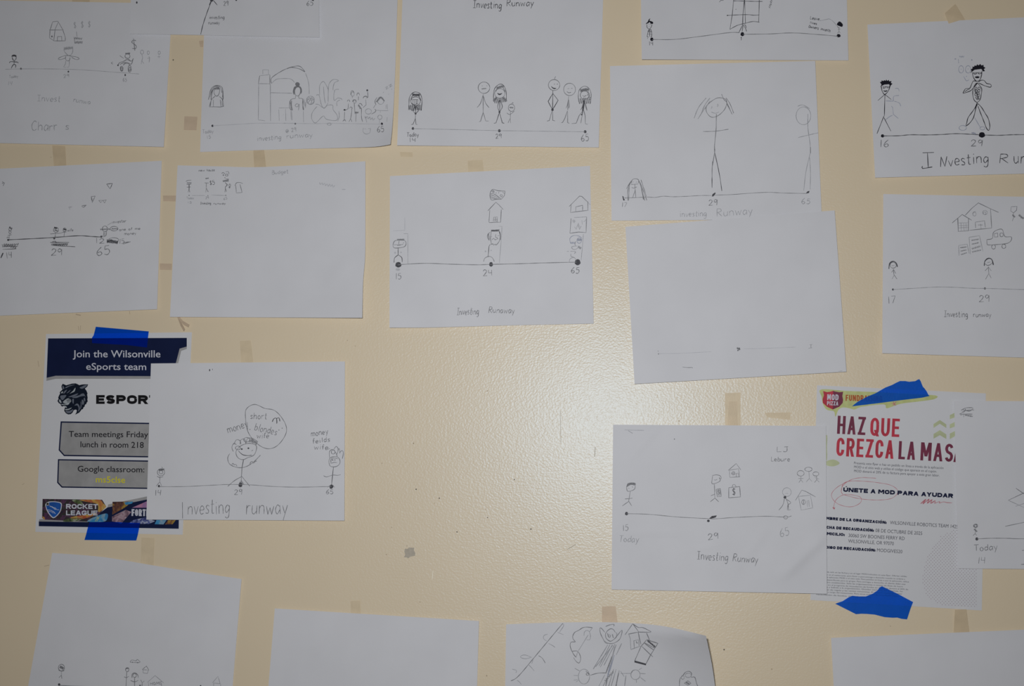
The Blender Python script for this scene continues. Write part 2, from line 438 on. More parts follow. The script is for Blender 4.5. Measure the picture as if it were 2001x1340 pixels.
def draw(new, text, crop):
    """one shape per line, coordinates in an enlarged crop (origin x, origin y, enlargement)"""
    ox, oy, sc = crop
    W, K, LV = 1.5, 'g2', 0
    P = lambda a: [(ox + a[i] / sc, oy + a[i + 1] / sc) for i in range(0, len(a) - 1, 2)]
    for line in text.strip().split('\n'):
        for part in line.split('/'):
            tk = part.split()
            if not tk: continue
            c = tk[0]
            if c not in ('w', 'k', 'v'): ink = new(c)
            if c == 'w': W = float(tk[1]); continue
            if c == 'k': K = tk[1]; continue
            if c == 'v': LV = int(tk[1]); continue
            if c == 't':
                a = list(map(float, tk[1:6])); s = ' '.join(tk[6:])
                (x0, y0), (x1, y1) = P(a[:4]); hand(ink, s, x0, y0, x1, y1, a[4] / sc, W, K); continue
            a = list(map(float, tk[1:]))
            if c == '-': ink.stroke(catmull(P(a)), W, K, LV)
            elif c == 'l': ink.stroke(P(a), W, K, LV)
            elif c == 'c': ink.stroke(catmull(P(a), True), W, K, LV)
            elif c == 'o':
                n = 18
                q = [(a[0] + a[2] * math.cos(6.2832 * i / n), a[1] + a[3] * math.sin(6.2832 * i / n)) for i in range(n + 1)]
                ink.stroke([(ox + x / sc, oy + y / sc) for x, y in q], W, K, LV)
            elif c == 'd':
                ry = a[3] if len(a) > 3 else a[2]
                n = 14
                ink.fill([(ox + (a[0] + a[2] * math.cos(6.2832 * i / n) * (0.93 + 0.1 * math.sin(i * 2.3))) / sc,
                           oy + (a[1] + ry * math.sin(6.2832 * i / n)) / sc) for i in range(n)], K, LV)
            elif c == 'f': ink.fill(P(a), K, LV)
            elif c == 'F': ink.fill(catmull(P(a), True)[:-1], K, LV)
            elif c == 'z':
                (x0, y0), (x1, y1) = P(a[:4]); am, n = a[4] / sc, int(a[5])
                L = math.hypot(x1 - x0, y1 - y0) or 1; nx, ny = -(y1 - y0) / L, (x1 - x0) / L
                q = []
                for i in range(2 * n + 1):
                    t = i / (2 * n); s = am * (1 if i % 2 else -1) * ink.r.uniform(.75, 1.1)
                    q.append((x0 + (x1 - x0) * t + nx * s, y0 + (y1 - y0) * t + ny * s))
                ink.stroke(catmull(q, step=1.5), W, K, LV)

# ---------------------------------------------------------------- sheets of paper
THICK = 0.00012
class Sheet:
    def __init__(s, name, label, cat, corners, base=0.0008, lift=(0, 0, 0, 0), edge=(0, 0, 0, 0), wave=0.0005, mids=None,
                 mat='paper', flat=False, group=None, seed=1, nu=36, nv=28, power=3.0, creases=()):
        s.c = corners; s.base = base; s.lift = lift; s.edge = edge; s.wave = 0 if flat else wave
        s.rnd = random.Random(seed * 7 + 3); s.pw = power; s.creases = creases
        s.ph = [s.rnd.uniform(0, 6) for _ in range(6)]
        cx = sum(p[0] for p in corners) / 4; cy = sum(p[1] for p in corners) / 4
        s.root = empty(name, wall_pt(cx, cy, 0))
        tag(s.root, label, cat, group)
        mids = mids or {}
        TL, TR, BR, BL = corners
        E = {'top': [TL] + mids.get('top', []) + [TR], 'right': [TR] + mids.get('right', []) + [BR],
             'bottom': [BL] + mids.get('bottom', []) + [BR], 'left': [TL] + mids.get('left', []) + [BL]}
        def at(edge, t):
            pts = E[edge]
            if len(pts) == 2: return (pts[0][0] + (pts[1][0] - pts[0][0]) * t, pts[0][1] + (pts[1][1] - pts[0][1]) * t)
            cm = catmull(pts, step=4.0)
            d = [0.0]
            for i in range(1, len(cm)): d.append(d[-1] + math.dist(cm[i], cm[i - 1]))
            x = t * d[-1]
            for i in range(1, len(cm)):
                if d[i] >= x - 1e-9:
                    k = (x - d[i - 1]) / max(1e-9, d[i] - d[i - 1])
                    return (cm[i - 1][0] + (cm[i][0] - cm[i - 1][0]) * k, cm[i - 1][1] + (cm[i][1] - cm[i - 1][1]) * k)
            return cm[-1]
        if flat: nu, nv = 8, 8
        tops = [at('top', i / nu) for i in range(nu + 1)]; bots = [at('bottom', i / nu) for i in range(nu + 1)]
        lefts = [at('left', j / nv) for j in range(nv + 1)]; rights = [at('right', j / nv) for j in range(nv + 1)]
        V = []
        for j in range(nv + 1):
            v = j / nv
            for i in range(nu + 1):
                u = i / nu
                p = []
                for d in (0, 1):
                    p.append((1 - v) * tops[i][d] + v * bots[i][d] + (1 - u) * lefts[j][d] + u * rights[j][d]
                             - ((1 - u) * (1 - v) * TL[d] + u * (1 - v) * TR[d] + u * v * BR[d] + (1 - u) * v * BL[d]))
                V.append(p)
        front = [s.map(x, y, 0) for x, y in V]; back = [q + Vector((0, THICK, 0)) for q in front]
        n = len(front); W = nu + 1
        Fc = []
        for j in range(nv):
            for i in range(nu):
                a = j * W + i
                Fc.append((a, a + W, a + W + 1, a + 1)); Fc.append((n + a, n + a + 1, n + a + W + 1, n + a + W))
        rim = list(range(W)) + [j * W + nu for j in range(1, nv + 1)] + [nv * W + i for i in range(nu - 1, -1, -1)] + [j * W for j in range(nv - 1, 0, -1)]
        R = len(rim)
        edge_v = [front[k] for k in rim] + [back[k] for k in rim]
        for i in range(R):
            j = (i + 1) % R
            Fc.append((2 * n + i, 2 * n + j, 2 * n + R + j, 2 * n + R + i))
        o = mesh_obj('sheet', front + back + edge_v, Fc, [mat], s.root)
        sm = [True] * (2 * nu * nv) + [False] * len(rim)
        o.data.polygons.foreach_set('use_smooth', sm)
        s.count = 0
    def uv(s, x, y):
        (ax, ay), (bx, by), (cx, cy), (dx, dy) = s.c
        u = v = 0.5
        for _ in range(6):
            px = (1 - u) * (1 - v) * ax + u * (1 - v) * bx + u * v * cx + (1 - u) * v * dx - x
            py = (1 - u) * (1 - v) * ay + u * (1 - v) * by + u * v * cy + (1 - u) * v * dy - y
            xu = (1 - v) * (bx - ax) + v * (cx - dx); xv = (1 - u) * (dx - ax) + u * (cx - bx)
            yu = (1 - v) * (by - ay) + v * (cy - dy); yv = (1 - u) * (dy - ay) + u * (cy - by)
            D = xu * yv - xv * yu
            u -= (px * yv - py * xv) / D; v -= (py * xu - px * yu) / D
        return min(max(u, -.03), 1.03), min(max(v, -.03), 1.03)
    def height(s, x, y):
        u, v = s.uv(x, y)
        u = max(0, u); v = max(0, v)
        q = s.pw
        h = s.base
        h += s.lift[0] * (max(0, 1 - u) * max(0, 1 - v)) ** q + s.lift[1] * (u * max(0, 1 - v)) ** q
        h += s.lift[2] * (u * v) ** q + s.lift[3] * (max(0, 1 - u) * v) ** q
        h += s.edge[0] * max(0, 1 - v) ** 4 + s.edge[1] * u ** 4 + s.edge[2] * v ** 4 + s.edge[3] * max(0, 1 - u) ** 4
        for x0, y0, x1, y1, amp, wid in s.creases:
            L = math.hypot(x1 - x0, y1 - y0); ux, uy = (x1 - x0) / L, (y1 - y0) / L
            t = (x - x0) * ux + (y - y0) * uy; d = (x - x0) * uy - (y - y0) * ux
            h += amp * math.exp(-(d / wid) ** 2) * max(0, min(1, (t + 20) / 40)) * max(0, min(1, (L + 20 - t) / 40))
        if s.wave:
            p = s.ph
            wv = math.sin(u * 5.1 + v * 2.3 + p[0]) + math.sin(v * 6.3 - u * 3.7 + p[1]) + 0.6 * math.sin(u * 11 + v * 7 + p[2]) + 0.6 * math.sin(v * 13 - u * 5 + p[3])
            h += s.wave * (wv + 3.2) * 0.3
        return h
    def map(s, x, y, lvl):
        return wall_pt(x, y, s.height(x, y) + (0 if lvl == 0 else 0.0001 + 0.00004 * lvl))
    def part(s, name, ink, label=None, parent=None):
        V = [s.map(x, y, 1 + l) for (x, y), l in zip(ink.v, ink.lv)]
        # face the room
        F = []
        for f in ink.f:
            a, b, c = (ink.v[f[0]], ink.v[f[1]], ink.v[f[2]])
            cr = (b[0] - a[0]) * (c[1] - a[1]) - (b[1] - a[1]) * (c[0] - a[0])
            F.append(f if cr < 0 else tuple(reversed(f)))
        o = mesh_obj(name, V, F, ink.mats, s.root if parent is None else parent, ink.m)
        if label: o['label'] = label
        return o
    def draw(s, name, *pairs, label=None, parent=None):
        """a drawn part; words, numbers, dots and far apart pieces become parts of their own"""
        s.count += 1
        rnd = random.Random(s.count * 13 + 5)
        shapes = []
        def new(kind):
            shapes.append((kind, Ink(rnd))); return shapes[-1][1]
        for crop, text in pairs: draw(new, text, crop)
        shapes = [(k, i) for k, i in shapes if i.v]
        single, rest = [], []
        for k, i in shapes:
            own = (k == 't' and name in ('caption', 'age_number')) or (name == 'timeline' and k in 'dfF')
            (single if own else rest).append(i)
        boxes = [(min(p[0] for p in i.v), min(p[1] for p in i.v), max(p[0] for p in i.v), max(p[1] for p in i.v)) for i in rest]
        grp = list(range(len(rest)))
        def find(k):
            while grp[k] != k: k = grp[k]
            return k
        gapmax = 30 if name == 'timeline' else 9
        for a in range(len(rest)):
            for c in range(a):
                A_, B_ = boxes[a], boxes[c]
                gx = max(0, A_[0] - B_[2], B_[0] - A_[2]); gy = max(0, A_[1] - B_[3], B_[1] - A_[3])
                if math.hypot(gx, gy) <= gapmax: grp[find(a)] = find(c)
        out = []
        for g in sorted(set(find(k) for k in range(len(rest)))):
            m = Ink(rnd)
            for k in range(len(rest)):
                if find(k) == g:
                    i = rest[k]; b = len(m.v); m.v += i.v; m.n += 1; m.lv += [l + 0.075 * (m.n % 40) for l in i.lv]
                    for f, mm in zip(i.f, i.m): m.f.append(tuple(b + q for q in f)); m.m.append(m.mi(i.mats[mm]))
            nm = name if name not in ('caption', 'age_number') else 'pencil_mark'
            out.append(s.part(nm, m, label, parent))
        for i in single:
            if name == 'timeline': s.part('dot', i, None, out[0] if out else None)
            else: out.append(s.part('word' if name == 'caption' else name, i, label, parent))
        return out[0] if out else None
    def type(s, name, items, label=None, parent=None, caps=None, **kw):
        out = None
        for crop, text, x0, y0, x1, y1, cap, mat in items:
            ink = Ink(random.Random(4))
            ox, oy, sc = crop
            a = (text, ox + x0 / sc, oy + y0 / sc, ox + x1 / sc, oy + y1 / sc, cap / sc)
            if caps: capitals(ink, *a, caps, mat, **kw)
            else: typed(ink, *a, mat, **kw)
            o = s.part(name, ink, label, parent)
            out = out or o
        return out

# ---------------------------------------------------------------- the drawings taped to the wall
# crops used while copying the drawings: (origin x, origin y, enlargement)
A = (0, 0, 4.4675); B = (240, 0, 4.4675); C3 = (480, 100, 6.67); D4 = (770, 0, 4.4667)
E5 = (1180, 0, 4.0); E5R = (1400, 0, 7.146); E5L = (1240, 0, 11.17)
V6 = (1180, 300, 4.0); V6S = (1200, 320, 10.0); U7 = (1220, 620, 4.0)
G8 = (1680, 0, 6.2336); G8B = (1680, 140, 6.2336); H9 = (1700, 370, 6.634); H9B = (1700, 500, 6.634)
I10 = (0, 300, 5.0); J11 = (320, 300, 10.0); J11W = (320, 300, 5.0)
K12 = (740, 330, 5.0); K12R = (900, 350, 6.667); K12C = (740, 540, 4.0)
M14 = (280, 780, 5.0); M14T = (280, 690, 5.0); N15 = (1180, 820, 4.4467)
P17 = (1801, 920, 6.38); P17T = (1701, 740, 6.667); Q18 = (60, 1072, 5.0)
R20 = (960, 1180, 8.3375); R20R = (1180, 1180, 8.3375)

# --- top left: car, house and faint figures
s = Sheet('drawing_sheet', 'pencil drawing of a house, a car and faint figures, at the top left corner', 'drawing',
          [(-52, 0), (337, 7), (320, 287), (-66, 278)], base=0.0012, lift=(0, 0, .004, .002), edge=(0, 0, .0025, 0), seed=1)
s.draw('timeline', (A, """k g1 / w 0.9 / - 45 605 300 600 600 605 800 615 1000 630 1215 645
k g3 / d 183 600 9 / d 597 625 8 / d 1093 655 7 10"""))
s.draw('stick_figure', (A, """k g3 / w 1.5 / F 100 495 108 480 125 476 143 484 142 498 125 492 / - 106 498 112 520 125 528 138 518 142 498
l 125 528 124 545 / - 82 550 90 538 124 540 155 543 158 553 / l 124 540 122 560 / - 122 560 108 575 98 597 / - 122 560 138 570 134 592"""))
s.draw('house', (A, """k g2 / w 1.2 / l 460 190 505 185 550 262 / l 478 262 510 190 / l 460 190 437 262 / l 430 262 555 262 / l 437 262 432 330 470 355
l 480 265 470 355 / - 550 265 570 330 568 357 / l 470 357 568 357 / l 500 355 502 320 538 318 540 355 / d 453 318 8"""))
s.draw('money_sketch', (A, """k g1 / w 1.2 / t 645 245 790 240 55 $ $ $
k g2 / l 668 275 672 320 / z 645 332 715 338 10 5 / z 650 370 720 370 12 5 / l 648 330 652 360"""))
s.draw('stick_figure', (A, """k g1 / w 1.3 / z 560 425 635 415 14 7 / - 560 415 560 445 585 475 600 485 620 478 635 450 635 410
k g2 / w 1.1 / - 600 485 570 485 525 500 508 515 530 520 575 505 / - 600 485 620 490 660 495 685 505 690 515 665 520 625 500 / - 575 490 572 515 585 530 605 528 612 500
k g1 / - 575 530 570 560 555 585 575 588 / - 605 530 605 560 598 588 582 585"""))
s.draw('car_and_driver', (A, """k g2 / w 1.4 / z 1095 468 1135 466 7 7 / o 1113 490 22 20 / - 1045 485 1080 510
- 1030 575 1040 550 1080 535 1110 520 1145 535 1165 510 / - 1045 565 1070 550 1110 545 1145 560 1160 520 / - 1075 570 1090 555 1120 555 1135 570
o 1062 600 12 22 / o 1132 600 14 30 / o 1062 602 7 12 / o 1132 602 7 16 / k g3 / d 1030 570 7 / k g2 / l 985 540 970 550 985 560 / l 1105 505 1140 530"""))
s.draw('dollar_sign', (A, "k g2 / w 1.5 / t 1155 438 1198 432 92 $"))
s.draw('small_figure', (A, """k g1 / w 1.2 / o 1240 455 14 18 / - 1235 470 1245 500 1238 530 / l 1238 530 1232 560 / l 1238 530 1256 555
o 1295 460 10 15 / - 1300 490 1305 520 1300 545 / l 1285 510 1315 505 / o 1390 460 10 14 / l 1388 480 1388 510 / l 1375 495 1400 495"""))
s.draw('caption', (A, """k g1 / w 1.2 / t 325 882 525 888 52 Invest / t 640 888 785 912 42 runwa / w 1.5 / t 275 1140 500 1138 78 Charr / t 570 1130 602 1130 55 s"""))
s.draw('age_number', (A, "k g1 / w 1.1 / t 80 682 158 676 24 Today / t 70 742 102 745 35 14 / t 555 680 605 674 30 29 / t 1072 712 1105 712 32 65"))

# --- sheet overlapping the top edge, pasted over two drawings
s = Sheet('drawing_sheet', 'top edge sheet with one long slanted pencil line, overlapping two drawings', 'drawing',
          [(262, -222), (622, -218), (624, 73), (254, 66)], base=0.0042, lift=(0, 0, .003, .002), seed=2)
s.draw('timeline', (B, "k g3 / d 122 22 8 10 / d 775 2 14 / d 990 1 8 / d 1660 1 9 / k g2 / w 1.2 / l 122 -6 775 -4 1660 -8"))
s.draw('arrow', (B, "k g3 / w 1.5 / - 775 5 735 110 700 215 680 300 / w 1.3 / - 755 45 770 10 785 0 825 45"))
s.draw('caption', (B, "k g2 / w 1.2 / t 755 165 885 165 30 investing / t 748 213 845 212 30 runway"))
s.draw('age_number', (B, "k g2 / w 1.3 / t 880 48 920 48 38 29 / t 1605 52 1660 50 42 65"))

# --- family and garden scene
s = Sheet('drawing_sheet', 'crowded drawing with an arched building, basketball and plant, lower right corner curled', 'drawing',
          [(401, -4), (777, -10), (763, 282), (391, 297)], base=0.0012, lift=(0, 0, .020, .001), edge=(0, .002, 0, 0), seed=3, power=5.0,
          mids={'bottom': [(480, 294), (580, 291), (680, 288.5), (735, 286.5)], 'right': [(773, 120), (769, 210), (766, 255)]})
s.draw('girl', (B, """k g2 / w 1.3 / - 748 870 765 790 790 755 830 745 865 760 872 800 870 850 / - 760 850 775 790 795 760 830 752 855 765 865 810
k g3 / w 1.4 / - 770 870 780 800 800 765 / - 872 790 876 850 868 880 / k g2 / c 795 800 810 765 840 765 845 800 830 835 808 835 / z 800 775 840 770 10 5
w 1.3 / - 805 840 775 870 755 932 / - 840 840 870 870 880 930 / - 790 870 790 930 / - 850 870 858 930 / l 755 934 790 932 850 934 880 928 / - 770 880 765 930 / - 865 880 872 930"""))
s.draw('timeline', (B, "k g0 / w 1.1 / - 783 1098 1000 1085 1200 1075 1500 1077 / k ink / d 783 1098 10"),
       (C3, "k g0 / w 1.1 / - 480 938 650 940 900 945 1100 940 1400 945 1775 950 / k ink / d 647 943 13 11 / d 1775 946 16"))
s.draw('building', (C3, """k g1 / w 1.2 / l 225 300 222 243 297 242 297 300 / l 183 320 318 305 / l 170 430 165 895 255 908 / l 322 540 610 548
k g2 / w 1.2 / l 183 320 165 430 / l 315 310 315 435 / k g1 / l 165 422 315 425 / w 1.4 / l 322 430 325 910
k g2 / w 1.3 / - 335 420 338 350 450 270 570 215 700 195 775 270 / - 540 230 600 212 700 230 770 270 / k g1 / w 1.1 / - 780 285 810 370 825 450 828 560 / - 340 420 380 380 430 360 580 360 640 410
l 430 740 575 738 / l 432 760 437 910 / l 520 750 525 910 / d 490 830 3 / d 540 830 3 / l 590 780 595 895"""))
s.draw('woman', (C3, """k g2 / F 645 430 655 410 675 403 700 415 705 440 690 458 660 455 / k g2 / F 640 460 620 500 617 540 635 572 638 525 665 475 700 475 715 520 718 560 733 530 727 480 700 455
w 1.2 / - 640 500 640 545 660 580 690 580 712 545 715 500 / l 650 580 650 615 / l 690 580 695 615 / - 650 615 600 625 580 650 570 720 590 770 / - 600 640 598 700 612 770
z 580 650 600 770 8 8 / - 695 615 740 620 752 680 755 770 / - 745 640 742 700 750 765 / k g1 / - 750 620 765 640 775 720 / l 752 780 755 925 / l 600 770 605 900 / w 1.5 / t 640 770 700 770 88 9"""))
s.draw('basketball', (C3, "k g1 / w 1.3 / o 845 640 52 55 / - 800 620 850 640 890 630 / - 820 595 860 640 850 690 / - 810 680 850 620 870 590 / o 845 650 42 40 / l 785 660 780 740"))
s.draw('potted_plant', (C3, """k g1 / w 1.2 / - 965 570 965 450 1005 395 1030 410 1065 470 1075 500 / - 1075 660 1078 500 1090 420 1140 370 1200 375 1205 390 1160 410 1140 470 1140 510
- 1165 500 1150 560 1150 630 1165 640 1200 610 1250 620 1255 640 / - 1190 715 1190 660 1230 635 / - 920 575 950 565 965 600 985 690 1020 745 1060 700 1075 670 / - 1015 460 1025 600 1040 680
- 1170 500 1215 495 / - 910 690 950 695 1020 740 1070 705 1135 705 1140 760 1190 830 1195 890 1150 905 1050 885 1020 845 990 860 910 935 865 890 860 830 880 780 930 720 / - 1215 780 1220 850 1200 915 / o 1090 950 25 15"""))
s.draw('crowd', (C3, """k g2 / w 1.2 / - 1370 570 1375 525 1395 515 1415 545 / - 1450 580 1455 550 1475 545 1485 575 / - 1325 655 1335 635 1355 640 1355 660 / w 1.6 / - 1395 660 1405 635 1435 635 1440 665 / - 1530 615 1545 590 1580 590 1585 610
w 1.2 / - 1355 745 1370 725 1388 740 1380 765 / - 1475 690 1490 680 1510 690 1520 715 / z 1470 700 1500 750 13 5 / k g3 / d 1585 510 13 / d 1290 765 15 12 / k g2 / z 1425 800 1470 800 13 4
l 1290 790 1285 910 / - 1265 915 1290 890 1305 915 / - 1385 760 1370 870 1345 920 / l 1370 880 1385 920 / - 1440 790 1435 920 / - 1510 740 1510 860 1525 920 / l 1415 670 1425 820 / l 1340 680 1335 750 1300 770
l 1565 630 1570 700 1530 735 / l 1470 590 1470 640 / l 1390 580 1390 610 / l 1590 530 1595 600 1570 610 / k g1 / o 1395 560 20 28 / o 1420 660 18 18"""))
s.draw('person_in_rocking_chair', (C3, """k g1 / w 1.2 / o 1760 645 42 48 / k g2 / z 1705 660 1760 598 12 8 / z 1760 596 1808 650 8 7 / - 1700 700 1685 650 1715 600 / - 1690 700 1665 740
k g1 / o 1600 785 40 35 / k g2 / - 1640 820 1690 790 1695 765 1680 755 / k g1 / l 1700 770 1780 775 1860 775 / l 1755 775 1755 800 / o 1750 860 28 28 / l 1745 890 1745 945 / z 1550 855 1680 890 16 4
l 1560 850 1580 930 / l 1830 700 1830 750 / l 1845 690 1850 760 / l 1845 860 1840 920 / t 1830 500 1912 450 42 zz / l 1790 545 1800 530 / d 1865 560 4 / d 1905 495 5"""))
s.draw('caption', (C3, "k g1 / w 1.3 / t 150 1170 460 1150 66 investing / t 535 1135 870 1118 62 runway"))
s.draw('age_number', (B, "k g1 / w 1.2 / t 695 1165 790 1160 32 Today / t 735 1212 768 1208 30 15"),
       (C3, "k g1 / w 1.2 / t 525 1060 660 1045 52 @ 29 / k g2 / w 1.3 / t 1715 1055 1805 1045 78 65 / k g1 / w 1.0 / - 1535 1000 1530 1050 1570 1080 1620 1060 1625 1000 / l 1550 1010 1570 1015 / l 1595 1010 1615 1005"))

# --- three ages with long haired girl
s = Sheet('drawing_sheet', 'neat drawing of smiling stick families with the title at the very top', 'drawing',
          [(787, -18), (1179, -16), (1170, 288), (776, 284)], base=0.0012, lift=(0, 0, .001, .006), edge=(0, 0, .004, 0), seed=4)
s.draw('caption', (D4, "k g3 / w 1.5 / t 690 65 935 75 62 Investing / t 985 55 1215 55 58 Runway"))
s.draw('timeline', (D4, "k g1 / w 1.0 / l 165 1122 920 1140 1668 1150 / k g3 / d 165 1121 12 / d 919 1141 13 / d 1668 1149 13"))
s.draw('age_number', (D4, "k g2 / w 1.4 / t 110 1193 215 1190 36 Today / t 135 1240 188 1238 34 14 / t 888 1210 940 1206 38 29 / t 1635 1235 1700 1230 58 65"))
s.draw('girl', (D4, """k g3 / w 1.2 / - 128 960 130 900 135 850 160 812 190 803 225 815 243 860 242 920 238 965 / z 132 940 242 935 26 7 / - 145 880 155 845 185 825 220 845 235 880 / z 160 825 225 830 12 8
o 188 882 42 38 / w 1.1 / l 150 870 210 868 / l 165 870 165 900 / l 180 870 180 905 / l 195 870 195 905 / l 207 870 205 895 / - 155 900 180 912 210 900
- 190 925 165 965 188 990 / - 190 925 215 960 188 990 / d 188 991 9 / l 188 990 186 1035 165 1085 150 1086 / l 186 1035 192 1086 205 1086 / l 188 930 188 990"""))
s.draw('man', (D4, """k g2 / w 1.3 / o 785 765 51 50 / k g1 / l 765 750 775 750 / l 805 748 815 750 / k g2 / w 1.1 / z 765 775 805 772 5 5 / w 1.3 / l 778 822 778 980 / - 775 835 755 900 725 938 / - 780 840 800 900 830 940
l 778 980 755 1058 742 1062 / l 778 980 800 1055 825 1056"""))
s.draw('woman', (D4, """k g3 / w 1.2 / - 870 890 868 830 880 770 920 735 955 745 978 800 980 885 / k g2 / z 870 880 895 850 12 5 / z 950 850 980 885 12 5 / - 890 800 905 765 945 760 970 800 / z 895 770 955 750 12 7 / o 923 815 45 42
k g3 / F 900 810 920 818 945 812 930 828 912 828 / k g2 / z 872 880 980 872 22 7 / k g3 / l 923 870 923 980 / - 920 875 905 930 920 975 / - 925 875 945 930 922 975 / d 920 977 9 / w 1.4 / l 920 980 890 1072 872 1076 / l 920 980 945 1072 962 1075"""))
s.draw('child', (D4, "k g2 / w 1.2 / o 1025 940 28 32 / - 1028 905 1035 896 1042 900 / z 1008 938 1040 940 7 4 / - 985 985 1010 1000 1050 968 / l 1015 975 1015 1040 / l 1012 1035 995 1072 / l 1014 1040 1018 1075"))
s.draw('man', (D4, """k g2 / w 1.3 / o 1397 742 50 48 / - 1405 692 1402 680 1412 668 / k g3 / F 1370 750 1390 765 1418 770 1400 778 1380 768 / l 1395 735 1405 733 / l 1420 735 1430 733 / w 1.4 / l 1386 790 1384 955
l 1386 815 1365 850 1345 885 1365 925 1384 955 / l 1386 815 1432 875 1400 930 1384 955 / d 1383 957 12 / k g2 / l 1380 965 1355 1052 1335 1056 / l 1384 965 1385 1050 1405 1055"""))
s.draw('stick_figure', (D4, """k g2 / w 1.2 / o 1532 780 52 54 / l 1515 775 1530 772 / l 1545 772 1558 770 / - 1508 798 1525 810 1545 805 / l 1524 840 1516 960 / - 1522 870 1512 920 1500 945 / - 1524 870 1530 915 1525 945
l 1514 965 1490 1035 1470 1070 1458 1070 / l 1514 965 1515 1070 1530 1076"""))
s.draw('woman', (D4, """k g2 / w 1.3 / - 1612 890 1608 830 1620 780 1660 752 1700 770 1720 820 1715 900 / z 1625 790 1700 780 15 9 / o 1665 830 40 36 / z 1612 880 1718 880 26 7 / - 1645 832 1660 842 1680 830 / z 1690 800 1712 870 10 4
k g3 / F 1650 880 1665 880 1655 960 1640 1000 / k g2 / l 1655 890 1640 940 1628 960 / w 2 / - 1665 890 1675 930 1685 965 / w 1.3 / l 1645 970 1615 1010 1590 1075 1550 1078 / l 1650 960 1630 1075 / l 1655 960 1668 1010 1670 1080 1692 1085 / k g3 / d 1638 1000 7"""))

# --- grid drawing cut by the top edge
s = Sheet('drawing_sheet', 'ink drawing with black dots and a grid figure, cut off at the top', 'drawing',
          [(1250, -190), (1650, -188), (1658, 118), (1254, 116)], base=0.0012, lift=(0, 0, .001, .012), edge=(0, 0, .003, 0), seed=5)
s.draw('timeline', (E5, "k g2 / w 1.2 / - 375 308 550 308 750 285 980 255 1060 255 / - 1083 268 1300 265 1470 257 1650 268 1830 283 / k ink / d 375 307 14 / d 1083 267 16 / d 1835 279 17 13"))
s.draw('boy', (E5L, """k ink / F 240 525 290 470 310 425 345 400 325 450 360 460 405 485 400 520 350 515 330 480 300 505 / k g3 / w 1.1 / - 270 530 270 590 300 625 335 625 365 585 380 530 / l 315 520 318 535 / l 350 520 355 540 / l 310 580 328 578
w 1.3 / l 318 630 330 690 328 800 / - 320 640 300 680 285 740 275 800 295 800 / - 330 640 360 650 370 720 372 800 350 805 / w 1.0 / l 290 745 395 748 / l 285 680 385 700 / l 330 660 365 690 / l 280 850 300 800"""))
s.draw('grid_figure', (E5R, """k g3 / w 1.2 / l 246 -60 240 0 220 210 188 410 / - 188 410 290 355 400 325 510 300 600 310 / l 600 -60 598 0 590 310 / - 240 12 390 15 540 20 645 20 / - 150 215 300 208 440 205 520 212 600 208 / k ink / d 152 215 8
k g3 / w 1.4 / l 390 -60 390 0 370 210 365 350 / w 1.0 / l 395 0 405 330 / w 1.2 / l 365 350 310 460 / l 372 350 358 440 / - 375 350 405 395 420 440 / - 385 350 405 350 415 395 / k g2 / z 775 -10 740 110 16 5 / l 40 30 60 5 100 5 / d 272 130 6"""))
s.draw('caption', (E5R, "k g3 / w 1.1 / t 1310 265 1435 287 42 Leave / t 1305 328 1400 348 34 lives / t 1285 385 1590 447 40 Owners invests / k g1 / w 1.0 / - 1440 290 1520 275 1580 265 1640 310 1680 360"))
s.draw('stick_figure', (E5R, "k ink / F 1680 345 1700 310 1725 300 1765 340 1755 375 1720 365 / k g2 / w 1.1 / - 1685 360 1700 385 1720 385 / l 1712 385 1712 440 / l 1695 410 1735 405 / l 1712 440 1690 465 / l 1712 440 1730 460"))
s.draw('age_number', (E5L, "k g3 / w 1.2 / t 320 990 405 985 82 14"), (E5R, "k g3 / w 1.2 / l 350 515 346 562 / l 338 530 352 515"))

# --- tall stick girl
s = Sheet('drawing_sheet', 'drawing of one tall stick girl with flying hair and a fainter second figure', 'drawing',
          [(1192, 129), (1593, 119), (1606, 428), (1195, 431)], base=0.0030, lift=(0, 0, 0, .001), edge=(.001, .001, 0, 0), seed=6)
s.draw('girl', (E5, """k g2 / w 1.2 / c 830 800 890 765 950 775 960 810 940 860 890 905 840 915 805 880 800 840 / k g1 / l 838 852 845 830 848 845 / l 888 835 890 810 898 828 / - 840 875 870 885 900 875
k g1 / w 1.5 / - 705 925 740 840 800 765 / - 735 930 780 860 830 790 / - 760 890 790 820 830 765 / k g2 / w 1.2 / - 920 735 940 780 960 800 1000 890 / - 955 765 985 810 1015 885 / l 960 810 1005 895 / k g1 / - 770 870 800 840
k g2 / w 1.4 / l 880 890 878 1000 865 1140 865 1190 / w 1.1 / - 775 1028 870 1025 975 1010 / - 863 1145 868 1170 866 1190 / w 1.4 / l 866 1190 848 1300 / k g3 / w 1.3 / l 866 1190 900 1340"""),
       (V6, "k g2 / w 1.4 / - 850 60 846 120 845 190 / k g3 / w 1.5 / l 845 188 845 268 / w 1.3 / l 880 55 895 120 910 200 922 292"))
s.draw('stick_figure', (E5, "k g1 / w 1.2 / o 1560 905 58 70 / - 1515 830 1555 820 1610 850 / k g1 / w 1.4 / - 1595 890 1595 1000 1610 1110 1616 1200 / w 1.2 / - 1518 1075 1600 1055 1675 1038 / k g2 / l 1616 1150 1614 1200"),
       (V6, "k g1 / w 1.2 / - 1612 0 1580 140 1562 290 / - 1608 30 1615 150 1612 280"))
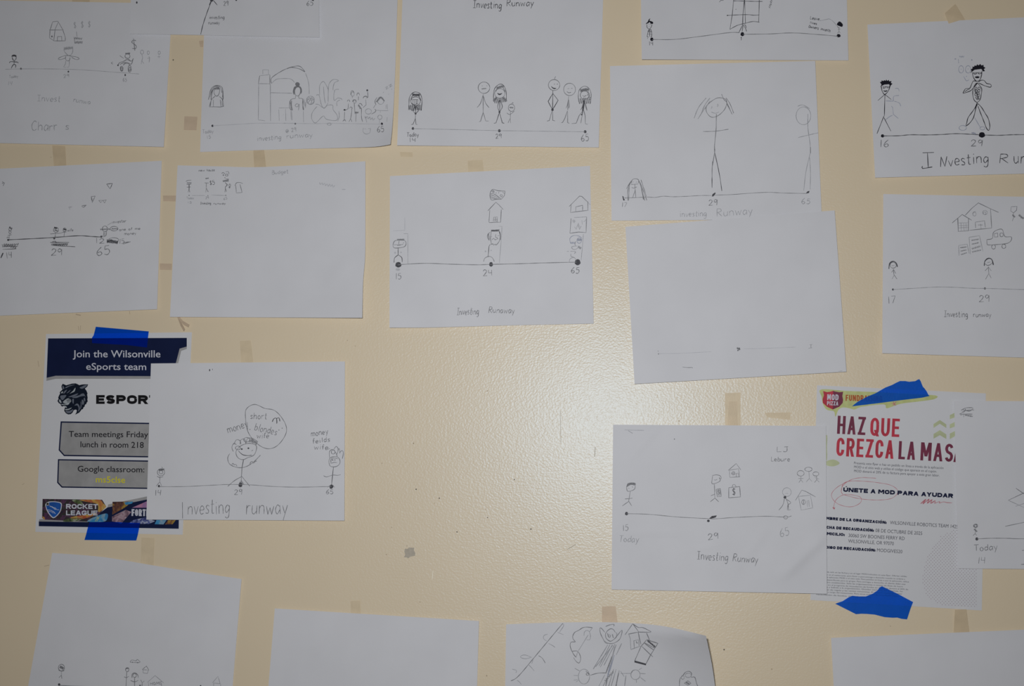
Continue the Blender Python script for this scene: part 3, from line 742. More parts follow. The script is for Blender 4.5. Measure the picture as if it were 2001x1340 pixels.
s.draw('girl', (V6S, """k g2 / w 1.2 / - 345 330 370 300 420 292 470 305 480 340 470 385 / - 345 345 342 395 / - 345 325 290 400 240 490 / - 340 340 285 430 265 560 270 720 / - 350 330 300 420 290 560 285 720
w 1.5 / - 478 320 520 420 550 560 575 700 / w 1.2 / - 490 340 540 440 590 580 640 715 / - 525 310 560 420 600 540 630 640 / - 485 330 530 460 570 620 600 720 / k g1 / l 375 345 378 365 / l 430 345 440 360 425 365
k g2 / l 330 405 470 395 / l 405 400 410 520 / - 345 460 380 475 445 450 / w 1.4 / l 410 520 365 655 / l 410 500 425 660"""))
s.draw('timeline', (V6S, "k g2 / w 1.0 / - 200 668 420 660 650 650 800 657 960 632 1150 642 1400 635 1700 620 1900 620 / k g3 / f 160 625 185 640 190 675 215 710 180 718 168 670"),
       (V6, "k g2 / w 1.0 / - 860 325 1000 320 1260 303 1400 308 1580 312 / k g3 / f 843 335 850 316 871 303 874 312 857 334 / f 1578 313 1590 296 1608 291 1603 308"))
s.draw('age_number', (V6S, "k g2 / w 1.3 / t 150 842 240 848 88 17"), (V6, "k g2 / w 1.3 / t 820 405 888 402 44 29 / k g1 / w 1.4 / t 1545 392 1610 395 42 65"))
s.draw('caption', (V6, "k g1 / w 1.2 / t 595 495 800 490 46 investing / t 885 492 1160 470 60 Runway"))

# --- almost blank sheet
s = Sheet('drawing_sheet', 'nearly blank tilted sheet with a few tiny marks, below the tall stick girl', 'drawing',
          [(1222, 443), (1631, 411), (1654, 726), (1240, 750)], base=0.0060, lift=(0, 0, .002, .002), edge=(0, 0, .001, 0), seed=7)
s.draw('timeline', (U7, "k g0 / w 0.8 / - 265 283 450 280 680 268 / - 930 245 1100 242 1340 232 / k g2 / d 267 285 5 / l 263 258 265 270"))
s.draw('tiny_mark', (U7, "k g3 / w 1.0 / z 880 238 905 252 9 4 / d 888 258 5 / d 900 240 4 / k g2 / w 1.0 / l 1448 215 1470 211 / l 1460 214 1458 235 / l 1440 242 1468 236 / - 455 388 500 392 530 391 535 397 / k g1 / l 1675 421 1705 418"))

# --- muscle man in ink
s = Sheet('drawing_sheet', 'bold ink drawing of two spiky haired figures wearing glasses, at the right edge', 'drawing',
          [(1695, 48), (2110, 29), (2124, 336), (1710, 347)], base=0.0012, lift=(0, 0, 0, .003), edge=(0, 0, .003, 0), seed=8)
s.draw('stick_boy', (G8, """k ink / w 1.5 / f 250 1060 265 1030 246 1000 268 992 262 978 288 986 300 976 318 984 322 966 335 984 355 972 358 990 388 986 380 1010 400 1020 378 1040 372 1058 358 1026 300 1030 270 1045
- 262 1050 270 1100 290 1140 307 1150 335 1125 360 1080 368 1040 / w 1.3 / l 275 1053 365 1055 / - 285 1058 290 1068 310 1068 315 1056 / - 330 1058 335 1068 355 1066 360 1056 / F 285 1100 310 1105 338 1098 325 1116 300 1116 / w 1 / - 280 1078 292 1074 302 1080"""),
       (G8B, "k ink / w 1.4 / l 307 278 300 540 / w 1.3 / l 303 280 220 352 / l 310 280 385 340 / l 295 540 210 755 / l 295 560 380 725"))
s.draw('erased_sketch', (G8B, "k ghost / w 1.3 / l 315 355 410 360 / - 410 360 415 300 480 290 / - 420 360 480 380 500 420 / l 400 430 410 520 470 570 / - 430 205 470 205 480 240 / - 385 420 405 440 / l 320 580 340 570 / - 310 590 360 550 400 530 / o 1255 685 45 30 / o 1495 690 30 20 / - 1400 560 1440 630 1470 680 / w 2 / z 1365 745 1410 752 8 4"),
       (G8, "k ghost / w 1.3 / o 1235 845 30 45 / o 1320 845 32 45 / z 1215 690 1270 690 10 3 / d 1165 718 12 7 / d 1365 730 9 / - 1200 720 1205 770 / - 1265 930 1300 985 1330 970 / d 1300 930 6 / d 1235 843 5 / d 1320 840 5"))
s.draw('muscular_man', (G8, """k ink / w 1.5 / f 1346 892 1362 862 1350 848 1376 830 1370 812 1394 812 1400 795 1418 802 1432 782 1446 796 1470 778 1480 796 1510 790 1508 810 1532 826 1512 842 1526 866 1500 870 1490 850 1480 840 1400 850 1370 872
- 1375 880 1380 930 1405 975 1432 990 1465 970 1482 920 1490 860 / w 1.4 / l 1380 886 1485 884 / - 1385 890 1395 900 1420 898 1425 888 / - 1440 888 1450 898 1475 896 1480 886 / F 1400 938 1430 928 1460 935 1450 950 1420 952
- 1420 990 1385 985 1365 1020 1340 1075 1290 1080 1265 1120 1260 1135 1300 1125 1350 1105 1385 1070 1420 1030 1435 1005 / - 1445 1000 1470 980 1515 980 1545 1015 1590 1025 1603 1045 1590 1062 1540 1050 1500 1035 1450 1010 / w 1.1 / - 1280 1120 1310 1095 1340 1085
w 1.4 / c 1430 1010 1400 1040 1380 1090 1378 1160 1395 1220 1430 1245 1465 1215 1480 1150 1485 1080 1460 1040
k g3 / w 1.3 / o 1415 1075 14 14 / o 1455 1075 14 14 / o 1418 1110 15 15 / o 1450 1105 14 14 / o 1415 1150 14 15 / o 1450 1160 14 14 / o 1425 1190 13 12 / o 1445 1135 12 12 / o 1435 1205 10 10 / z 1400 1085 1455 1210 12 8"""),
       (G8B, "k ink / w 1.5 / - 1430 375 1410 430 1370 490 1320 560 1305 620 1295 660 1340 625 1380 570 1400 510 1415 440 1432 390 / - 1435 385 1480 430 1530 510 1565 570 1585 660 1572 715 1545 690 1510 600 1470 500 1440 420 / w 1.1 / l 1400 440 1440 400 / l 1432 370 1428 410"))
s.draw('timeline', (G8B, "k g3 / w 1.5 / - 280 782 480 780 620 768 800 770 1000 765 1170 755 1350 762 1460 768 / - 1520 772 1700 775 1850 768 2001 766 2600 760 / k ink / d 278 782 22 20 / d 1489 770 42 34"))
s.draw('age_number', (G8B, "k g2 / w 1.6 / t 245 922 350 922 92 16 / t 1355 910 1495 905 80 29"))
s.draw('caption', (G8B, "k g3 / w 1.8 / l 765 988 905 984 / l 825 988 835 1170 / - 765 1150 765 1178 885 1160 / w 1.7 / t 985 1158 1565 1108 130 Nvesting / t 1705 1115 1815 1115 112 R / t 1880 1112 2020 1112 150 un / t 2050 1112 2380 1105 150 way"))

# --- house, car and towers
s = Sheet('drawing_sheet', 'pencil drawing of a two gable house above a car and tower blocks', 'drawing',
          [(1726, 379), (2140, 387), (2141, 703), (1724, 690)], base=0.0012, lift=(0, 0, .002, .004), edge=(0, 0, .003, 0), seed=9)
s.draw('house', (H9, """k g2 / w 1.3 / l 1235 335 1320 245 1405 175 1560 250 1668 298 / l 1562 255 1578 500 1285 530 / l 1065 435 1195 325 1320 400 / w 1.7 / l 1138 370 1145 545 / l 1278 380 1275 540 / w 1.2 / l 1140 545 1278 535
k g1 / w 1.1 / l 1150 435 1275 430 / l 1150 470 1270 465 / l 1150 500 1270 490 / l 1180 435 1185 535 / l 1215 435 1220 535 / l 1245 435 1248 535 / - 1340 345 1330 310 1350 290 1375 290 / o 1355 320 20 25 / o 1490 300 30 28 / o 1485 308 16 18
k g2 / w 1.1 / l 1370 500 1365 425 1485 405 1495 490 / l 1400 460 1460 460 / l 1435 445 1440 510"""))
s.draw('car', (H9, """k g2 / w 1.3 / - 1515 650 1585 635 1600 560 1650 525 1715 520 1750 610 1830 615 1830 660 1790 695 1700 710 1540 720 1518 705 1515 650 / l 1612 575 1655 565 1658 615 1615 618 1612 575 / - 1685 570 1720 565 1725 605 1690 610 1685 570
o 1602 745 25 28 / o 1735 738 25 28"""))
s.draw('tower_block', (H9, "k g1 / w 1.2 / l 1300 840 1285 620 1420 600 1465 805 / k g2 / w 1.1 / z 1315 660 1410 645 9 6 / z 1320 710 1410 690 8 6 / z 1320 770 1430 735 12 6 / z 1325 810 1440 785 10 6"))
s.draw('tower_block', (H9, "k g1 / w 1.2 / l 1155 860 1150 725 1260 710 1285 830 / k g2 / w 1.1 / z 1170 755 1250 745 8 6 / z 1175 800 1250 785 7 5 / z 1180 845 1255 820 7 5"))
s.draw('small_figure', (H9, "k g2 / w 1.1 / l 1830 225 1905 220 1900 270 1860 305 1825 280 1830 225 / l 1860 310 1860 370 / z 1845 330 1880 360 12 4 / l 1860 370 1845 410 / z 1930 330 1990 380 16 6 / o 2060 260 40 44 / l 2060 305 2060 380"))
s.draw('girl', (H9, "k g3 / w 2.2 / - 245 1030 255 960 300 932 340 955 355 1005 / k g2 / w 1.3 / o 300 982 40 38 / l 303 1030 312 1110 / l 305 1040 280 1075 / l 308 1040 335 1090 / l 315 1110 285 1162 / l 315 1110 350 1162 / k g1 / l 280 985 300 990 320 980"))
s.draw('girl', (H9, "k g3 / w 2.2 / - 1482 990 1490 930 1535 893 1580 910 1600 980 / k g2 / w 1.3 / - 1490 960 1520 985 1560 975 1585 950 / l 1535 1000 1540 1090 / l 1535 1010 1492 1055 / l 1540 1010 1572 1055 / l 1540 1090 1498 1165 / l 1540 1090 1572 1150 / k g1 / l 1515 950 1560 940"))
s.draw('timeline', (H9, "k g1 / w 1.2 / - 300 1297 600 1280 850 1265 1100 1268 1300 1280 1490 1283 1700 1288 2000 1298 2600 1310 / k g3 / d 298 1297 14 / d 1490 1283 14"))
s.draw('age_number', (H9B, "k g2 / w 1.4 / t 235 618 330 612 90 17 / t 1415 597 1552 590 88 29"))
s.draw('caption', (H9B, "k g2 / w 1.4 / t 960 790 1265 792 78 Investing / t 1340 790 1570 790 62 runway"))

# --- triangles
s = Sheet('drawing_sheet', 'grey pencil drawing with small triangles above a dark timeline, at the left edge', 'drawing',
          [(-70, 333), (316, 314), (307, 604), (-80, 620)], base=0.0012, lift=(0, .001, .002, 0), edge=(0, 0, .0025, 0), seed=10)
s.draw('timeline', (I10, "k g3 / w 1.6 / - 80 842 300 832 520 820 760 803 900 810 990 815 / d 80 843 11 / d 530 828 11 / d 990 812 11"))
s.draw('triangle', (I10, "k g3 / w 1.3 / l 1042 298 1098 292 1076 345 1042 298 / k g2 / l 888 420 930 415 900 480 890 425 / l 895 425 905 475 / l 965 458 1000 455 985 480 965 458 / l 1003 458 1038 453 1022 482 1003 458 / - 845 505 800 510 815 525 835 510 / k g1 / l 675 525 705 520 / l 685 515 682 550 670 520 / k g3 / l 22 275 40 285 20 292 / l 20 290 45 285 30 315"))
s.draw('stick_figure', (I10, "k g3 / w 1.3 / z 90 720 115 735 10 5 / k g2 / o 100 740 14 14 / o 98 768 12 12 / l 98 780 90 820 / l 75 800 115 792 / - 65 825 80 815 95 830"))
s.draw('couple', (I10, """k g2 / w 1.3 / o 547 745 24 25 / k g3 / z 530 722 555 730 8 6 / k g2 / z 535 745 560 755 7 4 / l 543 770 540 800 / l 490 785 590 778 / - 590 778 640 760 / l 540 800 525 830 / l 540 800 548 820
o 632 745 16 18 / k g3 / z 622 738 645 745 8 5 / k g2 / l 630 765 625 810 / l 610 770 650 765"""))
s.draw('seated_figure', (I10, "k g2 / w 1.3 / o 1025 735 25 28 / z 980 740 1075 738 8 8 / - 1015 765 1010 800 990 815 / - 1040 760 1035 800 1005 815 / l 1025 770 1020 805 / o 1115 733 38 22 / z 1090 735 1150 735 6 5"))
s.draw('caption', (I10, "k g2 / w 1.1 / t 660 762 715 758 26 wife / l 1050 700 1090 675 / t 1095 683 1235 668 26 investor / t 1165 755 1370 742 24 one of me / t 1215 797 1330 790 26 money"))
s.draw('crossed_out_word', (I10, """k g3 / w 1.2 / z 20 895 180 885 10 8 / l 20 910 175 905 / l 25 935 160 930 / z 40 890 160 915 15 6 / w 1.5 / l 490 868 675 868 / l 500 885 665 880 / l 500 895 735 910 / - 510 860 540 855 550 875 / z 520 890 660 890 6 7
k g2 / w 1.4 / t 935 877 1020 875 48 12 / k g3 / w 1.8 / z 1045 850 1150 868 18 8 / k g2 / w 1.2 / o 1110 842 50 20 / t 1165 882 1215 880 48 15 / w 1.4 / l 1200 872 1275 860 1205 884"""))
s.draw('age_number', (I10, "k g3 / w 2.6 / l 30 970 8 1020 / k g2 / w 1.5 / t 65 1025 115 1020 58 14 / t 500 998 610 992 68 29 / t 945 1000 1075 987 85 65"))

# --- sheet with a small drawing in its corner
s = Sheet('drawing_sheet', 'mostly empty sheet with one cramped little sketch in its upper left corner', 'drawing',
          [(347, 323), (714, 315), (708, 621), (332, 619)], base=0.0012, lift=(0, .002, .012, .002), edge=(.0005, .003, .003, 0), seed=11,
          mids={'top': [(430, 325), (500, 326.5), (600, 322)], 'right': [(714, 420), (713.5, 500), (709.5, 550)]}, creases=[(680, 350, 694, 405, -.0008, 6), (690, 500, 640, 560, .0010, 12)])
s.draw('caption', (J11, "k g2 / w 1.1 / t 685 350 800 345 42 new / t 840 346 995 344 48 house / t 715 993 920 993 48 Investing / t 975 993 1205 993 38 runway"), (J11W, "k g1 / w 1.1 / t 1060 205 1215 190 36 Budget / k g0 / w 1.5 / z 1520 290 1670 320 12 6"))
s.draw('stick_figure', (J11, "k g2 / w 1.1 / - 430 545 470 525 540 520 / z 450 570 540 570 9 5 / z 450 600 535 595 7 5 / k g3 / w 1.5 / l 495 600 495 700 / w 1.2 / l 450 655 530 650 / l 495 690 475 755 / l 495 690 508 755"))
s.draw('stick_figure', (J11, "k g2 / w 1.1 / z 815 490 875 480 12 5 / w 1.3 / l 800 572 880 575 / l 832 575 830 680 / l 830 680 820 760 / l 832 680 870 750 / d 862 735 9 / w 1.4 / t 900 612 1000 600 80 $5"))
s.draw('stick_figure', (J11, """k g2 / w 1.2 / - 1130 390 1160 370 1200 400 / - 1210 360 1260 350 1275 400 / d 1165 420 14 / o 1230 420 25 20 / z 1155 540 1260 515 18 7 / l 1200 495 1265 495 1262 545 1205 545 / k g3 / d 1195 470 8
w 1.3 / - 1205 560 1215 590 1240 600 1230 630 1205 645 1205 690 / l 1205 690 1195 755 / k g2 / l 1210 690 1225 745 / o 1290 620 16 25 / l 1290 645 1285 680 / z 1270 660 1300 660 7 3"""))
s.draw('house', (J11, "k g2 / w 1.2 / - 1390 630 1410 585 1440 565 1500 568 1545 585 / l 1405 620 1420 770 1530 760 1490 600"))
s.draw('timeline', (J11, "k g1 / w 0.9 / l 550 820 800 820 / l 930 810 1200 820 / k g2 / d 495 817 13 11 / d 862 820 11 8 / d 1212 817 13 11"))
s.draw('age_number', (J11, "k g1 / w 1.0 / t 445 890 590 885 42 Today / t 470 975 540 975 40 15 / t 815 890 880 885 48 29 / t 1175 910 1240 893 48 65"))
s.draw('smudge', (J11W, "k g0 / w 2 / l 1740 350 1775 350"))

# --- big dots 15 24 65
s = Sheet('drawing_sheet', 'drawing with three heavy dots and a bearded head under a house and cash', 'drawing',
          [(762, 344), (1153, 324), (1160, 632), (761, 640)], base=0.0012, lift=(0, 0, .001, .005), edge=(0, 0, .003, 0), seed=12,
          mids={'bottom': [(810, 640), (850, 639.5), (1000, 635.5)]})
s.draw('timeline', (K12, "k g2 / w 1.3 / - 190 935 450 922 700 930 950 936 1100 932 1400 925 1600 918 1940 910 / k g3 / d 192 936 32 27 / d 1098 932 20 23 / k g0 / d 188 982 24 13"), (K12R, "k g3 / d 1525 1082 41 40"))
s.draw('stick_figure', (K12, "k g2 / w 1.3 / c 140 745 155 705 200 695 255 700 268 730 250 760 190 772 150 770 / w 1.0 / z 180 690 250 688 8 8 / w 1.1 / l 150 742 180 740 / z 180 745 215 742 5 4 / l 215 742 240 735 / l 200 700 195 735 / l 235 725 250 720 / k g3 / w 1.3 / l 190 770 190 840 / - 190 840 155 870 150 915 / - 190 840 225 865 230 912 / k g0 / d 160 818 10 / d 218 815 8"))
s.draw('door_frame', (K12, "k g1 / w 1.0 / l 245 632 285 632 285 930 / k g0 / l 140 605 255 598 255 470"), (K12R, "k g1 / w 1.0 / l 495 612 540 615 525 850 505 1090 / l 1600 715 1590 850 1570 1060"))
s.draw('house', (K12R, "k g2 / w 1.3 / l 355 412 460 300 500 335 555 395 / l 380 400 370 560 / l 530 395 522 560 370 565 / w 1.1 / l 425 545 432 495 480 492 475 560 / l 430 525 478 520 / l 455 495 452 545 / l 420 545 480 545"))
s.draw('fan_of_cash', (K12R, """k g2 / w 1.3 / - 380 195 415 135 490 150 580 155 / - 380 195 440 195 530 262 / l 580 158 570 215 530 262 / - 380 200 400 270 460 262 530 262 / w 1.0 / - 385 210 430 215 500 255 / - 388 230 420 235 480 258 / - 395 248 430 250 460 260
l 415 140 440 175 415 175 / o 530 215 14 14 / l 465 170 460 190 / l 500 165 495 185 / l 545 165 575 190 / o 425 160 12 10"""))
s.draw('bearded_man', (K12R, """k g2 / w 1.3 / - 400 680 395 720 390 770 400 830 400 850 420 840 430 860 450 845 460 858 490 830 515 780 518 730 505 680 / k g3 / w 1.3 / z 400 668 505 664 8 10 / l 395 678 505 678 / w 1.7 / - 505 680 518 730 515 790 / k g2 / w 1.2 / - 385 690 355 720 350 760 375 800 / z 362 705 372 790 7 6
l 385 750 410 745 / l 480 740 505 735 / - 460 715 455 755 480 765 485 785 / - 410 790 430 770 450 790 470 780 / k g3 / - 390 850 372 870 365 940 357 1015 / k g2 / - 300 1075 315 1030 370 1005 415 1025 440 1075 / k g0 / d 325 940 11 / d 398 928 9"""))
s.draw('house', (K12R, "k g2 / w 1.2 / l 1415 355 1550 220 1580 225 1658 300 / k g1 / l 1658 300 1690 335 / k g2 / l 1440 335 1432 435 1500 425 1665 405 / l 1658 290 1658 405 / l 1500 425 1502 360 1590 340 1590 408"))
s.draw('stock_chart', (K12R, "k g2 / w 1.3 / l 1440 510 1425 705 1540 688 1635 695 1642 490 / k g1 / l 1642 490 1480 500 / w 1.1 / l 1455 540 1495 535 / l 1460 555 1498 550 / l 1465 525 1470 570 / l 1480 525 1485 570 / k g2 / l 1485 620 1505 655 1535 570 1548 655 1570 610 / k g1 / l 1580 535 1585 590 / l 1600 555 1620 545 1640 520"))
s.draw('old_man', (K12R, """k ghost / w 1.3 / - 1430 830 1425 770 1470 735 1540 740 1580 770 / z 1430 830 1490 830 13 4 / o 1545 800 30 35 / z 1520 790 1580 790 16 5 / k g1 / - 1500 810 1490 850 1500 870 / - 1520 870 1450 880 1460 910 1500 915 1530 890 / z 1530 880 1570 900 16 4
- 1430 940 1480 940 1500 950 1480 970 / - 1440 970 1435 1000 1470 1015 / - 1415 1080 1430 1035 1480 1020 1510 1060 / l 1385 940 1410 940"""))
s.draw('age_number', (K12, "k g2 / w 1.4 / t 165 1080 220 1078 60 15 / t 1020 1045 1110 1040 58 24"), (K12R, "k g2 / w 1.5 / t 1440 1228 1545 1225 80 65"))
s.draw('caption', (K12C, "k g2 / w 1.3 / t 610 300 780 298 52 Investing / t 860 285 1060 288 46 Runaway"))

# --- money man, over the esports flyer
s = Sheet('drawing_sheet', 'drawing of a smiling curly haired figure with a speech bubble, overlapping the esports flyer', 'drawing',
          [(295, 710), (674, 706), (673, 1017), (286, 1015)], base=0.0040, lift=(0, 0, .002, 0), edge=(0, .001, .002, 0), seed=14)
s.draw('timeline', (M14, "k g2 / w 1.0 / - 155 853 400 852 650 840 830 832 1040 835 1250 850 1500 858 1750 853 1840 852 / k g3 / d 153 848 12 / F 930 842 945 812 968 818 962 855 940 856 / F 1825 872 1820 850 1840 833 1860 845 1845 872"))
s.draw('stick_boy', (M14, "k g3 / w 1.2 / z 150 690 205 685 10 7 / k g2 / l 180 660 190 675 / o 173 712 36 35 / o 173 712 18 16 / l 163 750 160 810 / - 135 750 160 765 195 755 / l 158 810 125 850 / l 160 805 180 845"))
s.draw('curly_haired_man', (M14, """k g2 / w 1.3 / c 910 500 960 450 1040 430 1100 450 1105 490 1080 545 1020 570 975 590 930 575 908 540 / k g3 / d 962 486 10 8 / d 1027 478 10 8 / w 1.4 / - 930 505 970 540 1020 550 1060 545 / l 1058 505 1072 495
k g2 / w 1.2 / - 880 510 865 470 885 430 910 445 / - 885 440 910 395 945 405 955 440 / o 925 475 25 18 / - 945 440 955 395 990 390 1000 430 / o 1010 395 30 22 / - 1000 440 1020 380 1060 385 1070 425 / w 1.3 / z 1040 400 1110 430 16 5 / l 1115 410 1100 450 / l 1070 380 1120 415
k g3 / w 1.3 / l 980 585 965 665 958 760 / k g2 / - 845 530 825 570 835 620 870 650 940 668 1010 655 1080 610 1145 545 / - 865 640 875 625 890 640 905 635 915 655 / - 1045 640 1045 620 1065 605 1075 625 1095 605 1110 605
- 960 755 890 795 825 850 / l 960 750 1040 848 / l 958 760 955 830 / l 955 790 985 835 / l 950 800 930 835"""))
s.draw('speech_bubble', (M14, """k g2 / w 1.3 / c 1000 110 1040 65 1090 50 1130 62 1190 90 1260 100 1310 130 1360 190 1395 260 1395 330 1350 410 1290 465 1220 483 1150 460 1090 410 1040 350 1010 280 1000 200
t 1045 190 1205 195 58 short / k g3 / w 1.6 / - 1260 220 1275 190 1300 185 1305 230 1300 235 / - 1300 190 1325 180 1335 215 / k g2 / w 1.3 / t 1085 300 1300 350 68 blondes / t 1110 378 1225 380 52 wife / d 1325 300 5 / d 1357 282 5"""))
s.draw('caption', (M14, "k g2 / w 1.4 / t 830 332 1030 268 74 money / d 1042 295 5 / t 1640 360 1805 340 54 money / t 1655 432 1825 412 48 feilds / t 1670 492 1805 490 52 wife / l 1780 495 1825 480 / k g2 / w 1.4 / l 382 1005 384 1165 / t 435 1128 840 1115 138 nvesting / t 1005 1122 1405 1118 146 runway"), (M14T, "k g3 / d 648 165 6 12 / w 1.2 / l 675 152 677 164"))
s.draw('stick_figure', (M14, """k g2 / w 1.3 / c 1815 620 1820 580 1850 562 1900 565 1922 600 1915 635 1880 658 1830 655 / - 1835 630 1835 585 1860 575 1900 580 / k g3 / d 1850 592 8 5 / d 1872 592 5 / k g2 / w 1.1 / - 1840 625 1865 615 1895 620
w 1.3 / - 1820 570 1820 510 1850 490 1880 520 1895 560 / o 1855 515 18 20 / - 1860 490 1885 460 1905 490 1890 540 / - 1900 500 1915 480 1920 530 / - 1920 520 1940 500 1955 520 1945 580 / k g3 / l 1858 660 1840 830 / k g2 / w 1.1 / - 1760 745 1790 758 1850 740 1900 742 1930 735 / l 1840 830 1800 858 / l 1840 830 1870 860"""))
s.draw('age_number', (M14, "k g2 / w 1.3 / t 115 940 170 940 52 14 / t 890 930 965 930 50 29 / t 1785 925 1855 925 44 65"))

# --- stick boy with briefcase man, over the Spanish flyer
s = Sheet('drawing_sheet', 'creased drawing with a briefcase, small houses and stick children, left of the Spanish flyer', 'drawing',
          [(1198, 829.5), (1614, 832), (1616, 1160), (1195, 1151.5)], base=0.0046, lift=(0, 0, .004, 0), edge=(0, 0, .001, 0), wave=0.0009, seed=15, nu=64, nv=52,
          creases=[(1290, 828, 1232, 890, .0018, 7), (1528, 1125, 1612, 1045, .0030, 11), (1215, 1040, 1330, 1040, .0010, 6), (1350, 1075, 1420, 1060, .0009, 6), (1440, 1110, 1500, 1030, .0010, 9), (1555, 860, 1600, 930, .0009, 8)])
s.draw('timeline', (N15, "k g2 / w 1.1 / - 195 815 400 822 650 845 900 858 960 860 1150 848 1400 838 1580 845 1630 835 / k g3 / d 197 815 15 / d 908 878 13 11 / f 915 857 938 836 982 830 972 848 930 860 / k g2 / o 1580 847 18 14"))
s.draw('stick_boy', (N15, "k g2 / F 195 590 205 555 240 545 275 550 272 570 235 565 205 582 / w 1.2 / - 198 590 205 620 235 618 268 600 272 560 / l 215 592 220 598 / l 245 580 252 588 / l 230 620 215 710 / - 183 688 215 685 250 680 / l 215 710 160 748 / l 215 705 242 748"))
s.draw('man_with_briefcase', (N15, """k g2 / w 1.2 / - 945 490 940 520 940 555 975 550 1010 530 1005 500 / - 940 485 980 478 1015 490 1018 515 1000 505 / k g1 / - 955 520 970 525 985 515 / k g2 / l 960 560 965 680 / l 930 660 965 645 / l 965 680 925 712 / l 965 680 998 712
w 1.4 / l 975 605 1012 598 1020 665 985 668 975 605 / w 1.0 / l 985 612 1005 608 1010 655 990 658 985 612 / t 990 652 1008 650 40 $"""))
s.draw('house', (N15, "k g2 / w 1.1 / l 1080 440 1150 380 1190 435 / l 1090 438 1095 500 1180 495 1170 425 1090 438 / o 1125 465 14 14 / l 1112 465 1138 465 / l 1125 450 1125 480 / l 1150 495 1150 465 1165 462 1170 495"))
s.draw('money_bag', (N15, "k g2 / w 1.4 / l 1085 590 1085 678 1187 670 1180 580 1085 590 / w 1.1 / - 1115 590 1120 565 1140 565 1150 585 / k g3 / w 1.4 / t 1118 657 1145 652 64 $"))
s.draw('old_man', (N15, "k g1 / w 1.2 / o 1590 628 38 38 / l 1575 640 1600 640 / k g3 / F 1560 670 1580 660 1585 680 1570 685 / k g2 / w 1.2 / - 1570 680 1555 740 1520 785 / - 1580 680 1600 730 1605 785 / - 1585 690 1625 720 1600 740 1595 785 / l 1600 785 1625 780"))
s.draw('house', (N15, "k g2 / w 1.1 / l 1665 700 1720 610 1760 625 1840 670 / k g1 / l 1690 660 1715 785 1815 765 1795 655 1695 665 / k g2 / o 1735 715 16 20 / l 1735 695 1735 740 / k g1 / l 1770 760 1765 705 1780 700 1785 755"))
s.draw('stick_child', (N15, """k g2 / w 1.1 / o 1710 465 30 24 / l 1712 490 1712 520 / l 1690 510 1735 510 / l 1712 520 1695 545 / l 1712 520 1730 545 / o 1778 430 32 18 / l 1782 448 1785 510 / l 1785 510 1758 540 / l 1785 510 1808 535
o 1842 470 26 18 / l 1848 488 1850 520 / l 1830 500 1870 515 / l 1850 520 1830 545 / l 1850 520 1872 542"""))
s.draw('age_number', (N15, "k g2 / w 1.3 / t 165 965 212 963 50 15 / k g1 / w 1.4 / t 130 1058 300 1065 56 Today / k g2 / t 908 1045 998 1030 52 29 / k g1 / t 1535 1018 1612 1000 70 65"))
s.draw('caption', (N15, "k g2 / w 1.3 / t 1505 280 1600 275 44 LJ / t 1455 360 1615 360 38 Lebure / w 1.4 / t 810 1213 1075 1225 72 Investing / t 1120 1230 1335 1245 66 Runway"))
s.draw('smudge', (N15, "k g0 / w 1.5 / l 180 88 350 92 / k g1 / w 2.2 / l 212 95 250 118 / k g2 / d 613 168 5"))

# --- far right sheet over the Spanish flyer
s = Sheet('drawing_sheet', 'pencil drawing with a corner scribble, at the right edge over the Spanish flyer', 'drawing',
          [(1864.5, 783), (2294, 785), (2298, 1114), (1872.5, 1110.5)], base=0.0046, lift=(0, 0, 0, .001), seed=17)
s.draw('scribble', (P17T, "k g2 / w 1.3 / - 1180 410 1240 380 1330 375 / - 1190 430 1260 410 1350 405 / - 1160 460 1220 430 1240 390 / - 1170 470 1230 460 1330 460 / - 1200 400 1290 420 1340 380 / z 1230 470 1330 490 10 6 / l 1215 450 1215 500"))
s.draw('stick_figure', (P17, "k g2 / w 1.4 / o 672 683 25 22 / o 672 684 16 14 / z 655 725 690 755 10 4 / l 672 710 668 780 / l 668 780 640 805 / l 668 780 685 803"))
s.draw('timeline', (P17, "k g2 / w 1.2 / - 688 847 880 838 1100 840 1276 845 2600 850 / k g3 / d 688 847 20"))
s.draw('pencil_line', (P17, "k g2 / w 1.2 / l 1175 215 1276 285 1400 360 / l 1080 365 1250 285 1400 215 / k g1 / l 1080 365 1276 455 / l 1170 440 1276 405 1400 370 / k g2 / l 1040 690 1276 640 1500 600"))
s.draw('age_number', (P17, "k g2 / w 1.4 / t 655 998 945 980 76 Today / t 700 1150 790 1150 75 14"))
s.draw('caption', (P17, "k g2 / w 1.4 / l 1250 990 1320 985 / l 1285 990 1280 1165 / l 1240 1165 1320 1160 / t 1360 1165 1900 1165 120 nvesting"))

# --- bottom left
s = Sheet('drawing_sheet', 'steeply tilted sheet at the bottom left with tiny figures and houses', 'drawing',
          [(102, 1080), (472, 1131), (448, 1420), (46, 1390)], base=0.0012, lift=(.001, .002, 0, 0), edge=(.0008, 0, 0, 0), seed=18,
          mids={'top': [(200, 1088), (300, 1104.5), (390, 1119)]})
s.draw('stick_boy', (Q18, "k g2 / w 1.3 / o 300 1160 30 32 / z 285 1150 320 1170 16 5 / l 300 1195 300 1235 / - 270 1185 300 1195 330 1188 / l 300 1235 275 1258 / l 300 1235 305 1268"))
s.draw('timeline', (Q18, "k g3 / d 278 1326 13 / k g2 / w 1.2 / l 280 1335 700 1350 1400 1380 / k g3 / d 1660 1340 9"))
s.draw('car', (Q18, "k g2 / w 1.1 / - 970 1105 990 1085 1030 1095 1040 1080 1060 1095 1065 1110 970 1108 / d 995 1108 6 / d 1045 1112 6"))
s.draw('house', (Q18, "k g2 / w 1.2 / l 1090 1180 1130 1145 1155 1185 1090 1180 / l 1098 1180 1098 1212 1140 1218 1150 1185"))
